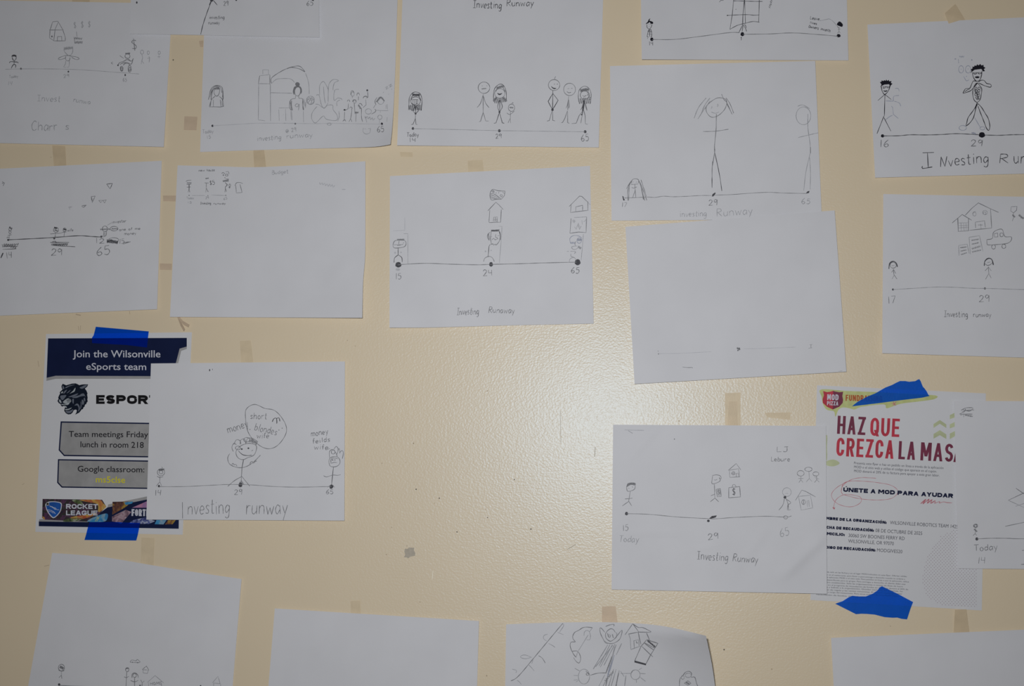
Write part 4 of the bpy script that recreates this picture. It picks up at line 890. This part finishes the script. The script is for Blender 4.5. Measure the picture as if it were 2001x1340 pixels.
s.draw('couple', (Q18, "k g2 / w 1.3 / o 943 1180 16 20 / z 930 1170 958 1165 5 5 / l 938 1200 930 1370 / l 912 1250 935 1260 958 1245 / o 1015 1238 18 18 / w 1.6 / - 990 1260 990 1225 1015 1212 1045 1230 1050 1260 / w 1.3 / l 1015 1258 1015 1380 / - 975 1285 1015 1300 1050 1285 / l 1075 1280 1090 1310 1110 1290 / l 1090 1310 1085 1360 / d 1068 1336 10"))
s.draw('house', (Q18, "k g1 / w 1.2 / l 1140 1305 1215 1238 1300 1310 / l 1150 1305 1155 1400 1280 1405 1278 1310 / k g2 / w 1.1 / t 1170 1330 1280 1325 28 HOME"))
s.draw('house', (Q18, "k g1 / w 1.2 / l 1775 1310 1830 1245 1852 1320 / l 1785 1310 1850 1318 / l 1788 1312 1785 1400 1850 1405 1856 1320"))

# --- blank bottom sheets
s = Sheet('blank_sheet', 'blank sheet at the bottom, left of the curling fairy drawing', 'paper',
          [(537, 1188.5), (936, 1213), (927, 1520), (511, 1505)], base=0.0012, lift=(.003, .003, 0, 0), edge=(.001, 0, 0, 0), seed=19)
s = Sheet('blank_sheet', 'blank sheet at the bottom right corner, below the Spanish flyer', 'paper',
          [(1624, 1246), (2048, 1228), (2060, 1560), (1642, 1580)], base=0.0012, lift=(.003, 0, 0, 0), edge=(.002, 0, 0, 0), wave=.0008, seed=21)

# --- curling fairy drawing
s = Sheet('drawing_sheet', 'sketchy drawing of a robed winged figure and tilted house, upper right corner curled', 'drawing',
          [(989, 1219.5), (1379.5, 1242), (1420, 1545), (984, 1548)], base=0.0012, lift=(.003, .07, 0, 0), edge=(.0008, .004, 0, 0), seed=20, power=2.6,
          mids={'top': [(1090, 1216), (1190, 1215.5), (1262, 1219), (1315, 1226.5)], 'right': [(1391, 1297), (1398, 1345), (1408, 1420)]}, nu=56, nv=40)
s.draw('leafy_stem', (R20, """k g2 / w 1.4 / - 320 1250 400 1210 500 1110 650 930 800 750 950 570 1100 390 1165 315 / k g1 / w 1.2 / - 930 640 990 670 1040 705 / k g2 / - 770 840 830 880 880 960 / k g1 / - 610 990 660 1040 700 1090 / - 900 600 850 560 860 510 920 490
- 640 870 560 890 480 870 490 840 560 830 660 870 / - 400 1120 410 1080 340 1060 / - 1080 460 1180 500 / - 420 1240 460 1270 490 1310 / l 660 970 680 910 / - 1165 315 1180 350 1110 460"""))
s.draw('bird_shape', (R20, """k g2 / w 1.4 / - 1650 385 1560 375 1490 385 1420 430 1360 460 1325 530 1340 580 1370 615 1300 620 1285 680 1310 760 1350 830 1385 870 / w 1.2 / - 1310 770 1400 765 1445 830 1455 900 1430 960 1380 930 1340 870 / k g1 / - 1540 430 1590 440 1615 510 1605 580 1550 580
- 1510 520 1515 460 1545 430 / l 1580 500 1420 760 / l 1650 385 1600 450 / l 1410 770 1380 870"""))
s.draw('winged_figure', (R20R, """k g2 / w 1.4 / - 25 500 40 560 110 605 190 550 220 500 / - 25 500 45 450 100 405 150 410 185 460 / - 60 470 75 530 100 540 110 500 / l 85 490 90 515 / - 140 490 150 540 165 545 / - 30 365 90 340 165 330 160 360 / w 1.2 / - 220 510 295 425 280 520 240 590 150 640 60 635 10 600 / k g1 / - 190 465 215 480 200 510
k g1 / w 1.6 / l 180 650 0 1000 / l 140 660 -60 1030 / - 200 660 140 850 80 1010 30 1130 / l 175 690 20 1400 / l 160 1060 60 1400 / l 250 1080 190 1400 / l 200 1060 100 1400 / l 100 660 -80 1010 / l 290 640 200 830 / l 270 1090 330 1180 / k g2 / w 1.6 / l 130 850 30 1130 / l 60 1180 30 1330 / z 20 1250 150 1100 16 5 / l 240 1120 180 1400 / k g1 / l 360 1160 330 1400 / k ghost / w 2.2 / l 170 830 90 1100 / l 100 990 60 1180"""),
       (R20, "k g2 / w 1.3 / - 1840 600 1780 480 1770 390 1800 400 1850 460 / k g1 / - 1830 590 1860 630 1900 645 / w 1.8 / l 1900 660 1660 1060 / l 1980 670 1700 1020 / k g2 / w 1.3 / - 1610 1160 1740 1125 1880 1120 / k g1 / l 1850 1150 1720 1400 / l 1900 1180 1790 1400"))
s.draw('round_hand', (R20, "k g1 / w 1.3 / o 1510 1180 92 122 / k g2 / l 1360 1045 1440 1090 / k g1 / l 1340 1160 1410 1165 / l 1340 1240 1410 1230 / l 1380 1270 1420 1240 / k g2 / o 1570 1140 25 18 / - 1540 1090 1600 1150"))
s.draw('round_hand', (R20R, "k g1 / w 1.4 / o 515 1150 76 80 / k g2 / - 450 1120 470 1085 500 1075 / k g1 / l 570 1070 620 1040 / l 595 1130 680 1135 / l 590 1190 680 1260 / l 530 1230 530 1280 / l 270 1130 435 1128"))
s.draw('house', (R20R, """k g2 / w 1.4 / l 345 500 470 320 570 455 400 488 / - 480 325 560 380 640 385 770 450 / l 555 455 770 460 / k g1 / l 405 490 430 560 440 740 605 680 / k g2 / l 560 460 580 560 605 660 / w 1.1 / l 480 600 565 580 575 680 / l 490 600 495 715 / w 1.5 / l 695 470 750 600 / w 1.0 / z 525 610 545 640 8 3"""))
s.draw('signboard', (R20R, "k g2 / w 1.5 / l 605 690 700 580 880 640 830 720 660 630 / k g3 / w 1.7 / z 712 592 835 700 16 8 / k g2 / w 1.4 / l 830 720 760 830 680 985 / l 500 930 605 690 / l 620 690 760 825 800 860 / l 660 640 815 750 / k g3 / f 500 918 690 970 685 998 498 950"))
s.draw('flower_head', (R20R, "k g2 / w 1.3 / - 1225 1390 1230 1334 1240 1220 1290 1160 1330 1110 1390 1095 1430 1130 1420 1190 1480 1190 1510 1290 1535 1350 / k g1 / o 1285 1195 25 30 / o 1375 1160 50 35 / k g2 / l 1310 1290 1370 1250 1420 1290 1370 1320 1310 1290 / w 1.5 / z 1340 1275 1400 1305 12 4"))

# ---------------------------------------------------------------- esports flyer
L = (60, 630, 6.667); L2 = (60, 800, 6.667); L3 = (60, 940, 6.667); PX = (0, 0, 1.0); CAT = (100, 735, 16.755)
s = Sheet('flyer', 'navy and white esports team flyer with a panther emblem, stuck up with blue tape', 'flyer',
          [(90, 652.5), (375, 649), (357, 1044.5), (69, 1039)], base=0.0009, flat=True, mat='flyer_paper', seed=13)
ban = s.draw('header_banner', (PX, "k navy / f 94 661 365 660 365 677 351 681 337 735 109 734 91 738 / k print_shade / f 365 677 365 681.5 354 685.5 341 740 109 740 90.5 744 91 738 109 734 337 735 351 681"), label='navy title banner with a grey shadow edge')
s.type('title_line', [(L, 'Join the Wilsonville', 548, 452, 1690, 453, 90, 'print_white'), (L, 'eSports team', 722, 615, 1505, 618, 86, 'print_white')], label='white title lettering', bold=0.008, parent=ban)
s.draw('panther_emblem', (CAT, """k cat_dark / f 375 245 430 265 490 295 560 275 680 240 800 232 860 255 920 290 1000 270 1100 262 1212 265 1180 340 1105 400 1160 480 1190 560 1178 600 1195 700 1185 760 1197 825 1160 870 1150 910 1110 930 1090 1000 1065 1010 1035 1080 1005 1080 920 1190 780 1260 830 1180 840 1110 800 1090 740 1110 700 1190 640 1240 560 1250 480 1210 425 1130 440 1050 470 1010 440 960 390 970 370 1000 320 960 310 910 250 880 205 810 240 740 230 690 265 610 290 570 280 520 330 470 370 430 345 390 335 320
v 1 / k cat_grey / F 380 300 420 360 430 400 390 420 365 370 / F 930 370 1000 340 1100 290 1180 285 1100 370 1000 410 / F 300 640 400 620 500 620 420 740 360 780 310 720 / F 470 1140 600 1130 720 1080 680 1160 600 1210 520 1200
F 560 680 700 620 880 560 830 620 700 670 / F 680 690 850 640 1000 600 1100 640 960 660 820 710 / F 950 600 1060 560 1110 640 1130 700 1090 640 / F 1010 760 1060 800 1080 870 1040 940 1000 880 / F 760 960 850 890 920 960 940 1080 880 1160 900 1040 850 950 / F 960 820 990 900 990 1000 950 1080 970 920
F 470 360 600 300 780 275 600 330 480 390 / F 400 560 440 480 520 440 470 520 420 570 / F 500 560 560 500 640 440 580 520 / F 690 760 740 740 730 900 700 860 / F 1060 740 1100 700 1120 800 1090 820
k cat_light / F 600 570 700 530 770 490 795 370 720 470 640 540 / F 320 530 380 490 385 540 340 560 / F 380 850 400 820 470 760 560 720 640 760 650 830 580 880 460 890 / F 265 760 300 770 330 830 340 870 300 870 260 820 / F 340 910 450 905 600 880 540 940 440 930 345 940 / F 460 1080 580 1060 680 1020 600 1090 470 1110 / F 395 985 440 960 510 1000 500 1040 460 1010
v 2 / k cat_dark / w 1.0 / - 500 780 580 770 655 775 / - 510 812 590 804 660 804 / - 520 848 600 840 655 840 / - 560 745 620 740 650 750"""), label='dark snarling panther head emblem')
s.type('heading', [(L, 'ESPORTS', 852, 1060, 1800, 1063, 116, 'print_black')], label='heavy black heading', caps=0.31, gap=0.38)
box1 = s.draw('notice_box', (PX, "k navy / f 118.5 823 331 826.5 328 884 320 894 125 891 114.6 879.5 / v 1 / k print_grey / f 121 825.7 328.6 829 325.8 883 318.8 891.5 126 888.4 117.2 878.6"), label='grey notice box with navy outline')
box2 = s.draw('notice_box', (PX, "k navy / f 113.2 896.8 327 900 323.5 947 316 955.5 120.6 952.6 111.6 943 / v 1 / k print_grey / f 115.6 899.3 324.6 902.5 321.4 946 314.8 953 121.8 950.2 114.1 942"), label='grey code box with navy outline')
s.type('notice_line', [(L2, 'Team meetings Friday', 495, 355, 1530, 362, 75, 'print_dark'), (L2, 'lunch in room 218', 648, 490, 1472, 499, 75, 'print_dark')], bold=0.008, parent=box1)
s.type('notice_line', [(L2, 'Google classroom:', 612, 808, 1480, 818, 74, 'print_dark')], bold=0.008, parent=box2)
s.type('class_code', [(L2, 'ms5clse', 848, 948, 1230, 956, 80, 'print_yellow')], bold=0.01, label='yellow class code', parent=box2)
strip = s.draw('game_strip', (L3, "k navy / f 105 524 740 532 1000 340 1505 240 1935 200 1928 619 105 586 / k print_shade / f 1000 338 1010 302 1505 200 1935 118 1935 200 1505 240 / f 112 495 180 490 740 530 105 524"), label='navy strip with game advertisements')
for art_text in ["v 1 / k art_night / f 155 230 930 241 985 330 880 440 740 528 180 500 148 478", "v 2 / k art_fire / F 640 245 760 240 900 242 945 290 985 330 930 380 880 400 870 300 740 270", "v 2 / k art_fire / F 150 460 180 470 185 500 160 485", "v 2 / k art_fire / F 520 470 700 440 860 415 760 470 600 500",
                 "v 2 / k art_green / F 420 520 520 480 680 480 620 515 500 528", "v 2 / k art_green / F 540 245 640 250 680 300 600 290", "v 2 / k art_cyan / F 740 525 830 465 990 420 1000 485 945 528 / k print_yellow / v 3 / w 1.0 / l 838 525 880 462 / l 860 525 900 455",
                 "v 2 / k art_brown / f 1065 268 1335 262 1215 350 1065 435", "v 3 / k art_cyan / f 1215 275 1335 262 1320 290 1240 310", "v 2 / k art_rose / f 1320 345 1505 265 1700 230 1700 330 1505 345", "v 2 / k art_pink / f 1060 460 1240 372 1310 400 1180 555 1060 520",
                 "v 2 / k art_blue / f 1340 505 1500 470 1620 520 1540 556 1270 552", "v 2 / k art_cyan / f 1640 505 1770 505 1730 562 1615 560", "v 2 / k art_brown / f 1790 508 1890 505 1850 560 1750 562"]:
    s.draw('art_panel', (L3, art_text), parent=strip)
s.draw('shield_logo', (L3, """v 4 / k print_white / F 190 300 225 268 310 262 395 280 405 325 388 395 340 455 293 482 245 440 210 385 193 330 / v 5 / k logo_blue / F 202 305 240 277 312 272 386 288 394 328 378 390 335 445 294 468 254 430 220 380 203 330
v 6 / k print_white / w 1.0 / - 240 320 270 330 290 345 320 345 340 370 370 372 / w 1.6 / - 255 330 285 335 310 360 330 365 / w 1.2 / - 215 375 260 378 300 400 322 425 / w 1.0 / - 222 392 265 396 295 418 / k print_shade / d 220 296 24 / k print_black / d 220 296 15 12"""), label='blue shield logo with white outline', parent=strip)
s.type('game_title', [(L3, 'ROCKET', 460, 359, 875, 361, 63, 'print_white'), (L3, 'LEAGUE', 460, 443, 870, 445, 63, 'print_white')], lvl=7, caps=0.25, gap=0.45, label='white bold game title', parent=strip)
s.type('game_title', [(L3, 'FORTNITE', 1313, 452, 1668, 458, 90, 'print_white')], lvl=7, caps=0.24, gap=0.35, label='white bold game title', parent=strip)

# ---------------------------------------------------------------- Spanish pizza flyer
O = (1580, 730, 6.667); O2 = (1580, 900, 6.667); O3 = (1580, 1030, 5.717)
s = Sheet('flyer', 'Spanish pizza fundraiser flyer with big red lettering, held by torn blue tape', 'flyer',
          [(1596.5, 752.5), (1926.5, 768.5), (1918.5, 1192.5), (1583.5, 1172)], base=0.0009, flat=True, mat='flyer_paper', seed=16)
s.draw('green_print', (O, """k lime / F 165 205 500 224 900 240 1400 268 1665 285 1640 330 1450 360 1200 392 1020 450 980 400 700 430 600 465 540 452 450 440 390 470 350 560 330 490 240 470 190 400 170 300
k lime_pale / w 3 / l 235 800 232 1130 / F 235 1140 330 1118 405 1165 330 1205 235 1192
f 1628 655 1710 602 1795 660 1795 708 1710 652 1628 706 / f 1628 785 1710 735 1795 790 1795 850 1710 800 1628 846 / f 1840 540 1930 495 1930 560 1840 592 / f 1840 660 1930 615 1930 680 1840 712 / f 1840 780 1930 735 1930 800 1840 852"""), label='pale green watercolour print')
shield = s.draw('shield_logo', (O, """v 1 / k crimson / f 190 225 240 240 290 232 320 222 315 466 240 430 185 380 183 330 200 280 / k maroon / f 320 222 350 232 400 241 451 235 440 290 450 340 445 380 400 430 315 466"""), label='red and maroon shield')
s.type('logo_lettering', [(O, 'MOD', 242, 342, 389, 347, 76, 'print_white'), (O, 'PIZZA', 240, 409, 386, 414, 52, 'print_white')], lvl=3, caps=0.2, gap=0.6, parent=shield)
s.type('fundraiser_word', [(O, 'FUNDRAISING', 482, 352, 960, 366, 78, 'orange_red')], lvl=3, caps=0.19, gap=0.6)
s.draw('red_star', (O, "v 2 / k red_pen / w 1.6 / l 1105 362 1120 415 / l 1080 388 1140 382 / l 1140 365 1095 412 / l 1110 388 1140 412"))
s.type('headline_word', [(O, 'HAZ', 370, 782, 738, 800, 236, 'maroon'), (O, 'QUE', 800, 808, 1180, 825, 238, 'crimson'), (O, 'CREZCA', 358, 1070, 1105, 1109, 240, 'crimson'), (O, 'LA', 1168, 1112, 1386, 1123, 236, 'maroon'), (O, 'MAS', 1455, 1128, 1880, 1150, 236, 'maroon'), (O, 'A', 1885, 1150, 2010, 1156, 236, 'maroon')], caps=0.158, gap=0.72, label='tall condensed headline word')
s.type('paragraph_line', [(O, 'Presenta este flyer o haz un pedido en línea a través de la aplicación', 592, 1177, 1757, 1242, 32, 'text_grey'), (O, 'MOD o el sitio web y utiliza el código que aparece en el cupón.', 592, 1228, 1670, 1288, 32, 'text_grey'), (O, 'MOD donará el 20% de tu factura para apoyar a esta gran labor.', 592, 1281, 1705, 1340, 32, 'text_grey')])
s.draw('pen_circle', (O2, """v 1 / k red_pen / w 0.9 / - 880 228 780 222 690 220 560 245 450 320 425 400 450 440 / - 430 390 450 300 540 265 700 265 900 285 1060 315 1150 370 1155 430 1080 490 950 510 800 508 640 490 470 445
- 500 275 380 340 305 420 310 490 380 560 500 598 600 590 680 540 680 480 600 450 480 440 400 470 345 530 325 620 / f 308 605 347 612 334 638"""), label='thin red hand drawn loop')
s.draw('pen_flourish', (O2, "v 1 / k red_pen / w 1.8 / - 1460 560 1530 500 1490 562 1570 500 1545 555 1610 505 1590 555 1650 520 1640 555 / w 1.2 / - 1640 555 1710 530 1700 552 1760 535 1800 545 1870 548"))
s.type('call_to_action', [(O2, 'ÚNETE A MOD PARA AYUDAR', 450, 403, 1882, 485, 56, 'text_navy')], lvl=3, caps=0.33, gap=0.28)
s.type('field_name', [(O2, 'NOMBRE DE LA ORGANIZACIÓN:', 150, 762, 1015, 823, 38, 'text_navy'), (O2, 'FECHA DE RECAUDACIÓN:', 165, 880, 850, 926, 38, 'text_navy'), (O2, 'DOMICILIO:', 150, 962, 470, 982, 38, 'text_navy'), (O2, 'CÓDIGO DE RECAUDACIÓN:', 145, 1140, 870, 1184, 38, 'text_navy')], caps=0.34, gap=0.22)
s.type('field_value', [(O2, 'WILSONVILLE ROBOTICS TEAM 1425', 1060, 826, 1945, 880, 44, 'text_grey'), (O2, '08 DE OCTUBRE DE 2025', 870, 928, 1480, 967, 44, 'text_grey'), (O2, '30060 SW BOONES FERRY RD', 520, 993, 1250, 1034, 44, 'text_grey'), (O2, 'WILSONVILLE, OR 97070', 515, 1066, 1110, 1101, 44, 'text_grey'), (O2, 'MODGIVES20', 890, 1184, 1220, 1206, 44, 'text_grey')])
fine = ['Oferta válida solo en las fechas y en el lugar MOD indicados en este flyer. Ofertas válidas', 'para comer en el restaurante, para llevar o para entrega a domicilio cuando se ordena a', 'través de la aplicación MOD o el sitio web. Para pedidos en línea o por la aplicación, utilice',
        'el código especificado para su grupo. Para entregas a domicilio, el cliente debe usar', 'los formatos establecidos. Solo las organizaciones o causas sin fines de lucro', 'participan en el programa de recaudación de fondos en el que se donará el 20% de', 'la comida y bebida a la organización. Quedan excluidas las propinas, las',
        'las tarjetas de regalo y las ventas minoristas. El evento puede terminar', 'y operará a cargo del restaurante. Para otros eventos de recaudación visite', 'recaudación de fondos, visite el sitio web']
ends = [(1097, 556), (1077, 586), (1120, 616), (1087, 643), (1052, 669), (1112, 701), (1052, 723), (1047, 751), (1000, 775), (700, 790)]
s.type('fine_print_line', [(O3, t, 88, e[1] - (e[0] - 88) * 0.0565, e[0], e[1], 15, 'text_grey') for t, e in zip(fine, ends)])
dots = Ink(random.Random(2))
row = 0; y = 30.0
bound = [(30, 1600), (100, 1480), (250, 1380), (400, 1300), (600, 1265), (800, 1325), (890, 1520)]
while y < 885:
    for (a, xa), (c, xc) in zip(bound, bound[1:]):
        if a <= y <= c: xl = xa + (xc - xa) * (y - a) / (c - a)
    x = xl + (18 if row % 2 else 0) - (xl % 36)
    while x < 1885:
        yy = y + (x - 1580) * 0.05
        if x > xl and yy < 890:
            n = 6
            dots.fill([(O3[0] + (x + 5.2 * math.cos(k * 1.0472)) / O3[2], O3[1] + (yy + 5.2 * math.sin(k * 1.0472)) / O3[2]) for k in range(n)], 'dot_pink', 1)
        x += 36
    y += 19.5; row += 1
tag(s.part('dot_pattern', dots), kind='stuff')

# ---------------------------------------------------------------- tape
def tape(name, label, cat, pts, mat, h=0.0002, hs=None, group=None, thick=0.00014):
    n = len(pts)
    front = [wall_pt(x, y, (hs[i] if hs else h) + thick) for i, (x, y) in enumerate(pts)]
    back = [wall_pt(x, y, (hs[i] if hs else h)) for i, (x, y) in enumerate(pts)]
    F = []
    for t in tessellate_polygon([[Vector((x, y, 0)) for x, y in pts]]):
        a, b_, c = (pts[k] for k in t)
        cr = (b_[0] - a[0]) * (c[1] - a[1]) - (b_[1] - a[1]) * (c[0] - a[0])
        t = tuple(t) if cr < 0 else tuple(reversed(t))
        F.append(t); F.append(tuple(n + k for k in reversed(t)))
    for i in range(n):
        j = (i + 1) % n
        F.append((i, j, n + j, n + i))
    return tag(mesh_obj(name, front + back, F, [mat]), label, cat, group)

def cr(c, a): return [(c[0] + a[i] / c[2], c[1] + a[i + 1] / c[2]) for i in range(0, len(a), 2)]
BT = 'blue painters tape'
tape('blue_tape', 'dark blue tape strip over the top edge of the esports flyer', 'tape', cr(L, [848, 55, 1538, 115, 1528, 200, 1515, 325, 1240, 292, 800, 268, 797, 200, 820, 165]), 'blue_film_deep', 0.0018, group=BT)
tape('blue_tape', 'dark blue tape strip hanging below the bottom of the esports flyer', 'tape', cr(L3, [770, 532, 745, 600, 722, 690, 700, 765, 1375, 772, 1395, 700, 1412, 612, 1425, 545, 1100, 530]), 'blue_film_deep', 0.0018, group=BT)
tape('blue_tape', 'torn wedge of bright blue tape across the top of the Spanish flyer', 'tape', cr(O, [565, 425, 600, 395, 640, 365, 760, 300, 870, 255, 940, 215, 1000, 180, 1090, 145, 1140, 118, 1190, 95, 1260, 95, 1310, 104, 1390, 96, 1420, 78, 1442, 70, 1460, 95, 1475, 135, 1490, 170, 1510, 190, 1540, 232, 1558, 270, 1577, 290, 1480, 312, 1200, 345, 900, 385]), 'blue_film', 0.0018, group=BT)
tape('blue_tape', 'torn arrow shaped piece of bright blue tape at the bottom of the Spanish flyer', 'tape', cr(O3, [297, 853, 380, 825, 450, 780, 490, 765, 560, 772, 640, 772, 720, 740, 770, 705, 795, 672, 820, 658, 1000, 745, 1168, 835, 1140, 905, 1100, 1028, 1040, 1022, 990, 1008, 940, 1010, 850, 1003, 740, 975, 650, 967, 590, 965, 530, 970]), 'blue_film', 0.0018, group=BT)

MT = 'masking tape pieces on the wall'
def mt(label, pts, mat='masking', **kw): tape('masking_tape', label, 'tape', pts, mat, group=MT, **kw)
mt('masking tape between the house drawing and the triangle drawing', [(102, 284), (127.5, 285), (130, 330), (106, 331)])
mt('thin masking tape peeking in at the top left edge of the wall', [(140, -8), (176, -8), (175, 8), (142, 9)])
mt('masking tape above the mostly empty sheet, below the crowded drawing', [(495, 292), (516, 291), (521, 334), (497, 335)])
mt('pale masking tape above the heavy dots drawing', [(914, 314), (943, 312), (946, 342), (915, 344)], 'masking_yellow')
mt('upper of two tape remnants between the triangle drawing and the mostly empty sheet', [(318.5, 382), (344, 382), (343.5, 393.5), (319, 393)], 'masking_pink')
mt('lower of two tape remnants between the triangle drawing and the mostly empty sheet', [(312, 514.5), (336, 515), (335.5, 527.5), (312, 527)], 'masking_pink')
mt('square tape remnant left of the girl with long hair', [(360.5, 227), (386, 228), (384, 254.5), (359, 254)], 'masking_pink')
mt('brown scrap of tape at the upper left of the crowded drawing', [(389, 80), (397.5, 79), (397, 92), (391, 92)], 'masking_pink')
mt('small flat tape scrap left below the neat stick family drawing', [(781.5, 297), (806, 297.5), (806.5, 306.5), (783, 306)], 'masking_yellow')
mt('narrow faint tape scrap under the middle of the neat stick family drawing', [(936, 289.5), (960, 289), (960, 292), (936, 292.5)], 'masking_yellow')
mt('yellowish masking tape above the smiling curly haired figure drawing', [(469, 666), (490, 665), (495.5, 712), (471, 712)], 'masking_yellow')
mt('masking tape above the steeply tilted sheet at bottom left', [(276.5, 1050), (302, 1051), (300, 1112), (275, 1110)], 'masking_yellow')
mt('wide strip of masking tape above the creased briefcase drawing', [(1416.5, 768), (1447, 767), (1447.5, 838), (1417, 838)], 'masking_yellow')
mt('darker short strip of tape stuck on the wide strip above the creased briefcase drawing', [(1424, 784), (1440.5, 784), (1441.5, 839), (1421.5, 839)], 'masking', h=0.0006)
mt('wedge shaped tape remnant on the shiny wall left of the Spanish flyer', [(1494, 806.5), (1545, 805.5), (1544, 820), (1499, 815)], 'masking_yellow')
mt('masking tape above the curling winged figure drawing', [(1176.5, 1184.5), (1203, 1184), (1207.5, 1222), (1176, 1222)], 'masking_pink')
mt('faint masking tape above the blank sheet left of the curling drawing', [(685, 1174), (704, 1173), (705, 1206), (686, 1206)], 'masking_yellow')
mt('masking tape above the blank sheet at the bottom right corner', [(1866, 1191), (1888, 1190), (1895, 1240), (1863, 1242)], 'masking', hs=[.004, .005, .0003, .0003])
mt('curled masking tape standing off the wall above the bold ink drawing', [(1846, 26), (1866.5, 8), (1869, 11), (1888, 42), (1856, 52)], 'masking', hs=[.0042, .0042, .004, .0004, .0004])
mt('torn forked masking tape below the mostly empty sheet', [(346, 618), (351, 619), (358, 627), (370, 634), (368.5, 639), (359, 634.5), (354.5, 630), (361.5, 643), (359, 647), (353, 637)], 'masking_pink', hs=[.001, .001, .003, .006, .006, .004, .003, .006, .006, .002])

# ---------------------------------------------------------------- marks on the wall paint
def mark(name, pts, mat, h=0.00012):
    V = [wall_pt(x, y, h) for x, y in pts]
    F = []
    for t in tessellate_polygon([[Vector((x, y, 0)) for x, y in pts]]):
        a, b_, c = (pts[k] for k in t)
        q = (b_[0] - a[0]) * (c[1] - a[1]) - (b_[1] - a[1]) * (c[0] - a[0])
        F.append(tuple(t) if q < 0 else tuple(reversed(t)))
    return mesh_obj(name, V, F, [mat], wall)
W3 = (640, 860, 3.3333); W2 = (740, 540, 4.0)
mark('stain', cr(W3, [505, 705, 520, 708, 530, 698, 565, 700, 562, 715, 572, 735, 570, 752, 540, 758, 525, 769, 515, 762, 497, 762, 506, 745, 500, 725]), 'stain_grey')
rnd = random.Random(9)
for c, x, y, r, m in [(W3, 560, 20, 1.3, 'scuff'), (W3, 355, 150, 1.2, 'scuff'), (W3, 510, 143, .8, 'scuff'), (W3, 1217, 256, 1.3, 'speck_dark'), (W3, 577, 319, 1.4, 'speck_dark'), (W3, 728, 377, 1.3, 'speck_dark'), (W3, 697, 410, .9, 'scuff'),
                      (W3, 1042, 503, 1.1, 'speck_dark'), (W3, 1030, 448, .9, 'scuff'), (W3, 843, 597, 1.3, 'speck_dark'), (W3, 1325, 578, 1.4, 'speck_dark'), (W3, 418, 567, 1.2, 'scuff'), (W3, 383, 744, 1.3, 'scuff'), (W3, 602, 1053, 1.2, 'scuff'),
                      (W3, 1605, 632, 1.0, 'scuff'), (W3, 1648, 780, .9, 'scuff'), (W3, 517, 688, 1.1, 'stain_grey'), (W2, 850, 895, 1.4, 'scuff'), (W2, 692, 1227, 1.1, 'scuff'), (W2, 272, 1303, 1.3, 'scuff'), (PX, 1415, 1269, 1.5, 'speck_dark'),
                      (PX, 1508, 1307, 1.6, 'scuff'), (PX, 338.5, 117, 1.3, 'speck_dark'), (PX, 1327, 822.5, 1.4, 'scuff'), (PX, 1740, 1223, 1.2, 'scuff'), (PX, 951, 1320, 1.5, 'scuff'), (PX, 99.5, 307, 1.1, 'scuff'), (PX, 679, 665, 1.1, 'scuff'), (PX, 694, 676, 1.0, 'scuff')]:
    (px, py), = cr(c, [x, y])
    mark('speck', [(px + r * math.cos(k * .785) * rnd.uniform(.8, 1.15), py + r * math.sin(k * .785) * rnd.uniform(.8, 1.15)) for k in range(8)], m)
def scratch(x0, y0, x1, y1, w, m):
    L_ = math.hypot(x1 - x0, y1 - y0); nx, ny = -(y1 - y0) / L_ * w / 2, (x1 - x0) / L_ * w / 2
    mark('scratch', [(x0 + nx, y0 + ny), (x1 + nx, y1 + ny), (x1 - nx, y1 - ny), (x0 - nx, y0 - ny)], m)
for a in [(1163, 873, 1162, 892, 1.4, 'stain_grey'), (1109, 1073, 1125, 1063.5, 1.2, 'stain_grey'), (846, 1115, 844.5, 1131, 1.2, 'scratch_pale'), (1095, 803, 1096, 866, 0.8, 'stain_grey'), (153, 637, 154, 645, .9, 'scuff'), (157.5, 636, 157, 646, .9, 'scuff'),
          (253, 608, 254, 614, 1.0, 'scuff'), (148, 614, 158, 616, 2.2, 'scuff'), (43, 947, 48, 944, .9, 'scuff'), (74, 705, 76, 716, 1.0, 'scuff'), (86, 1106, 96, 1104, 1.0, 'scuff')]:
    scratch(*a)
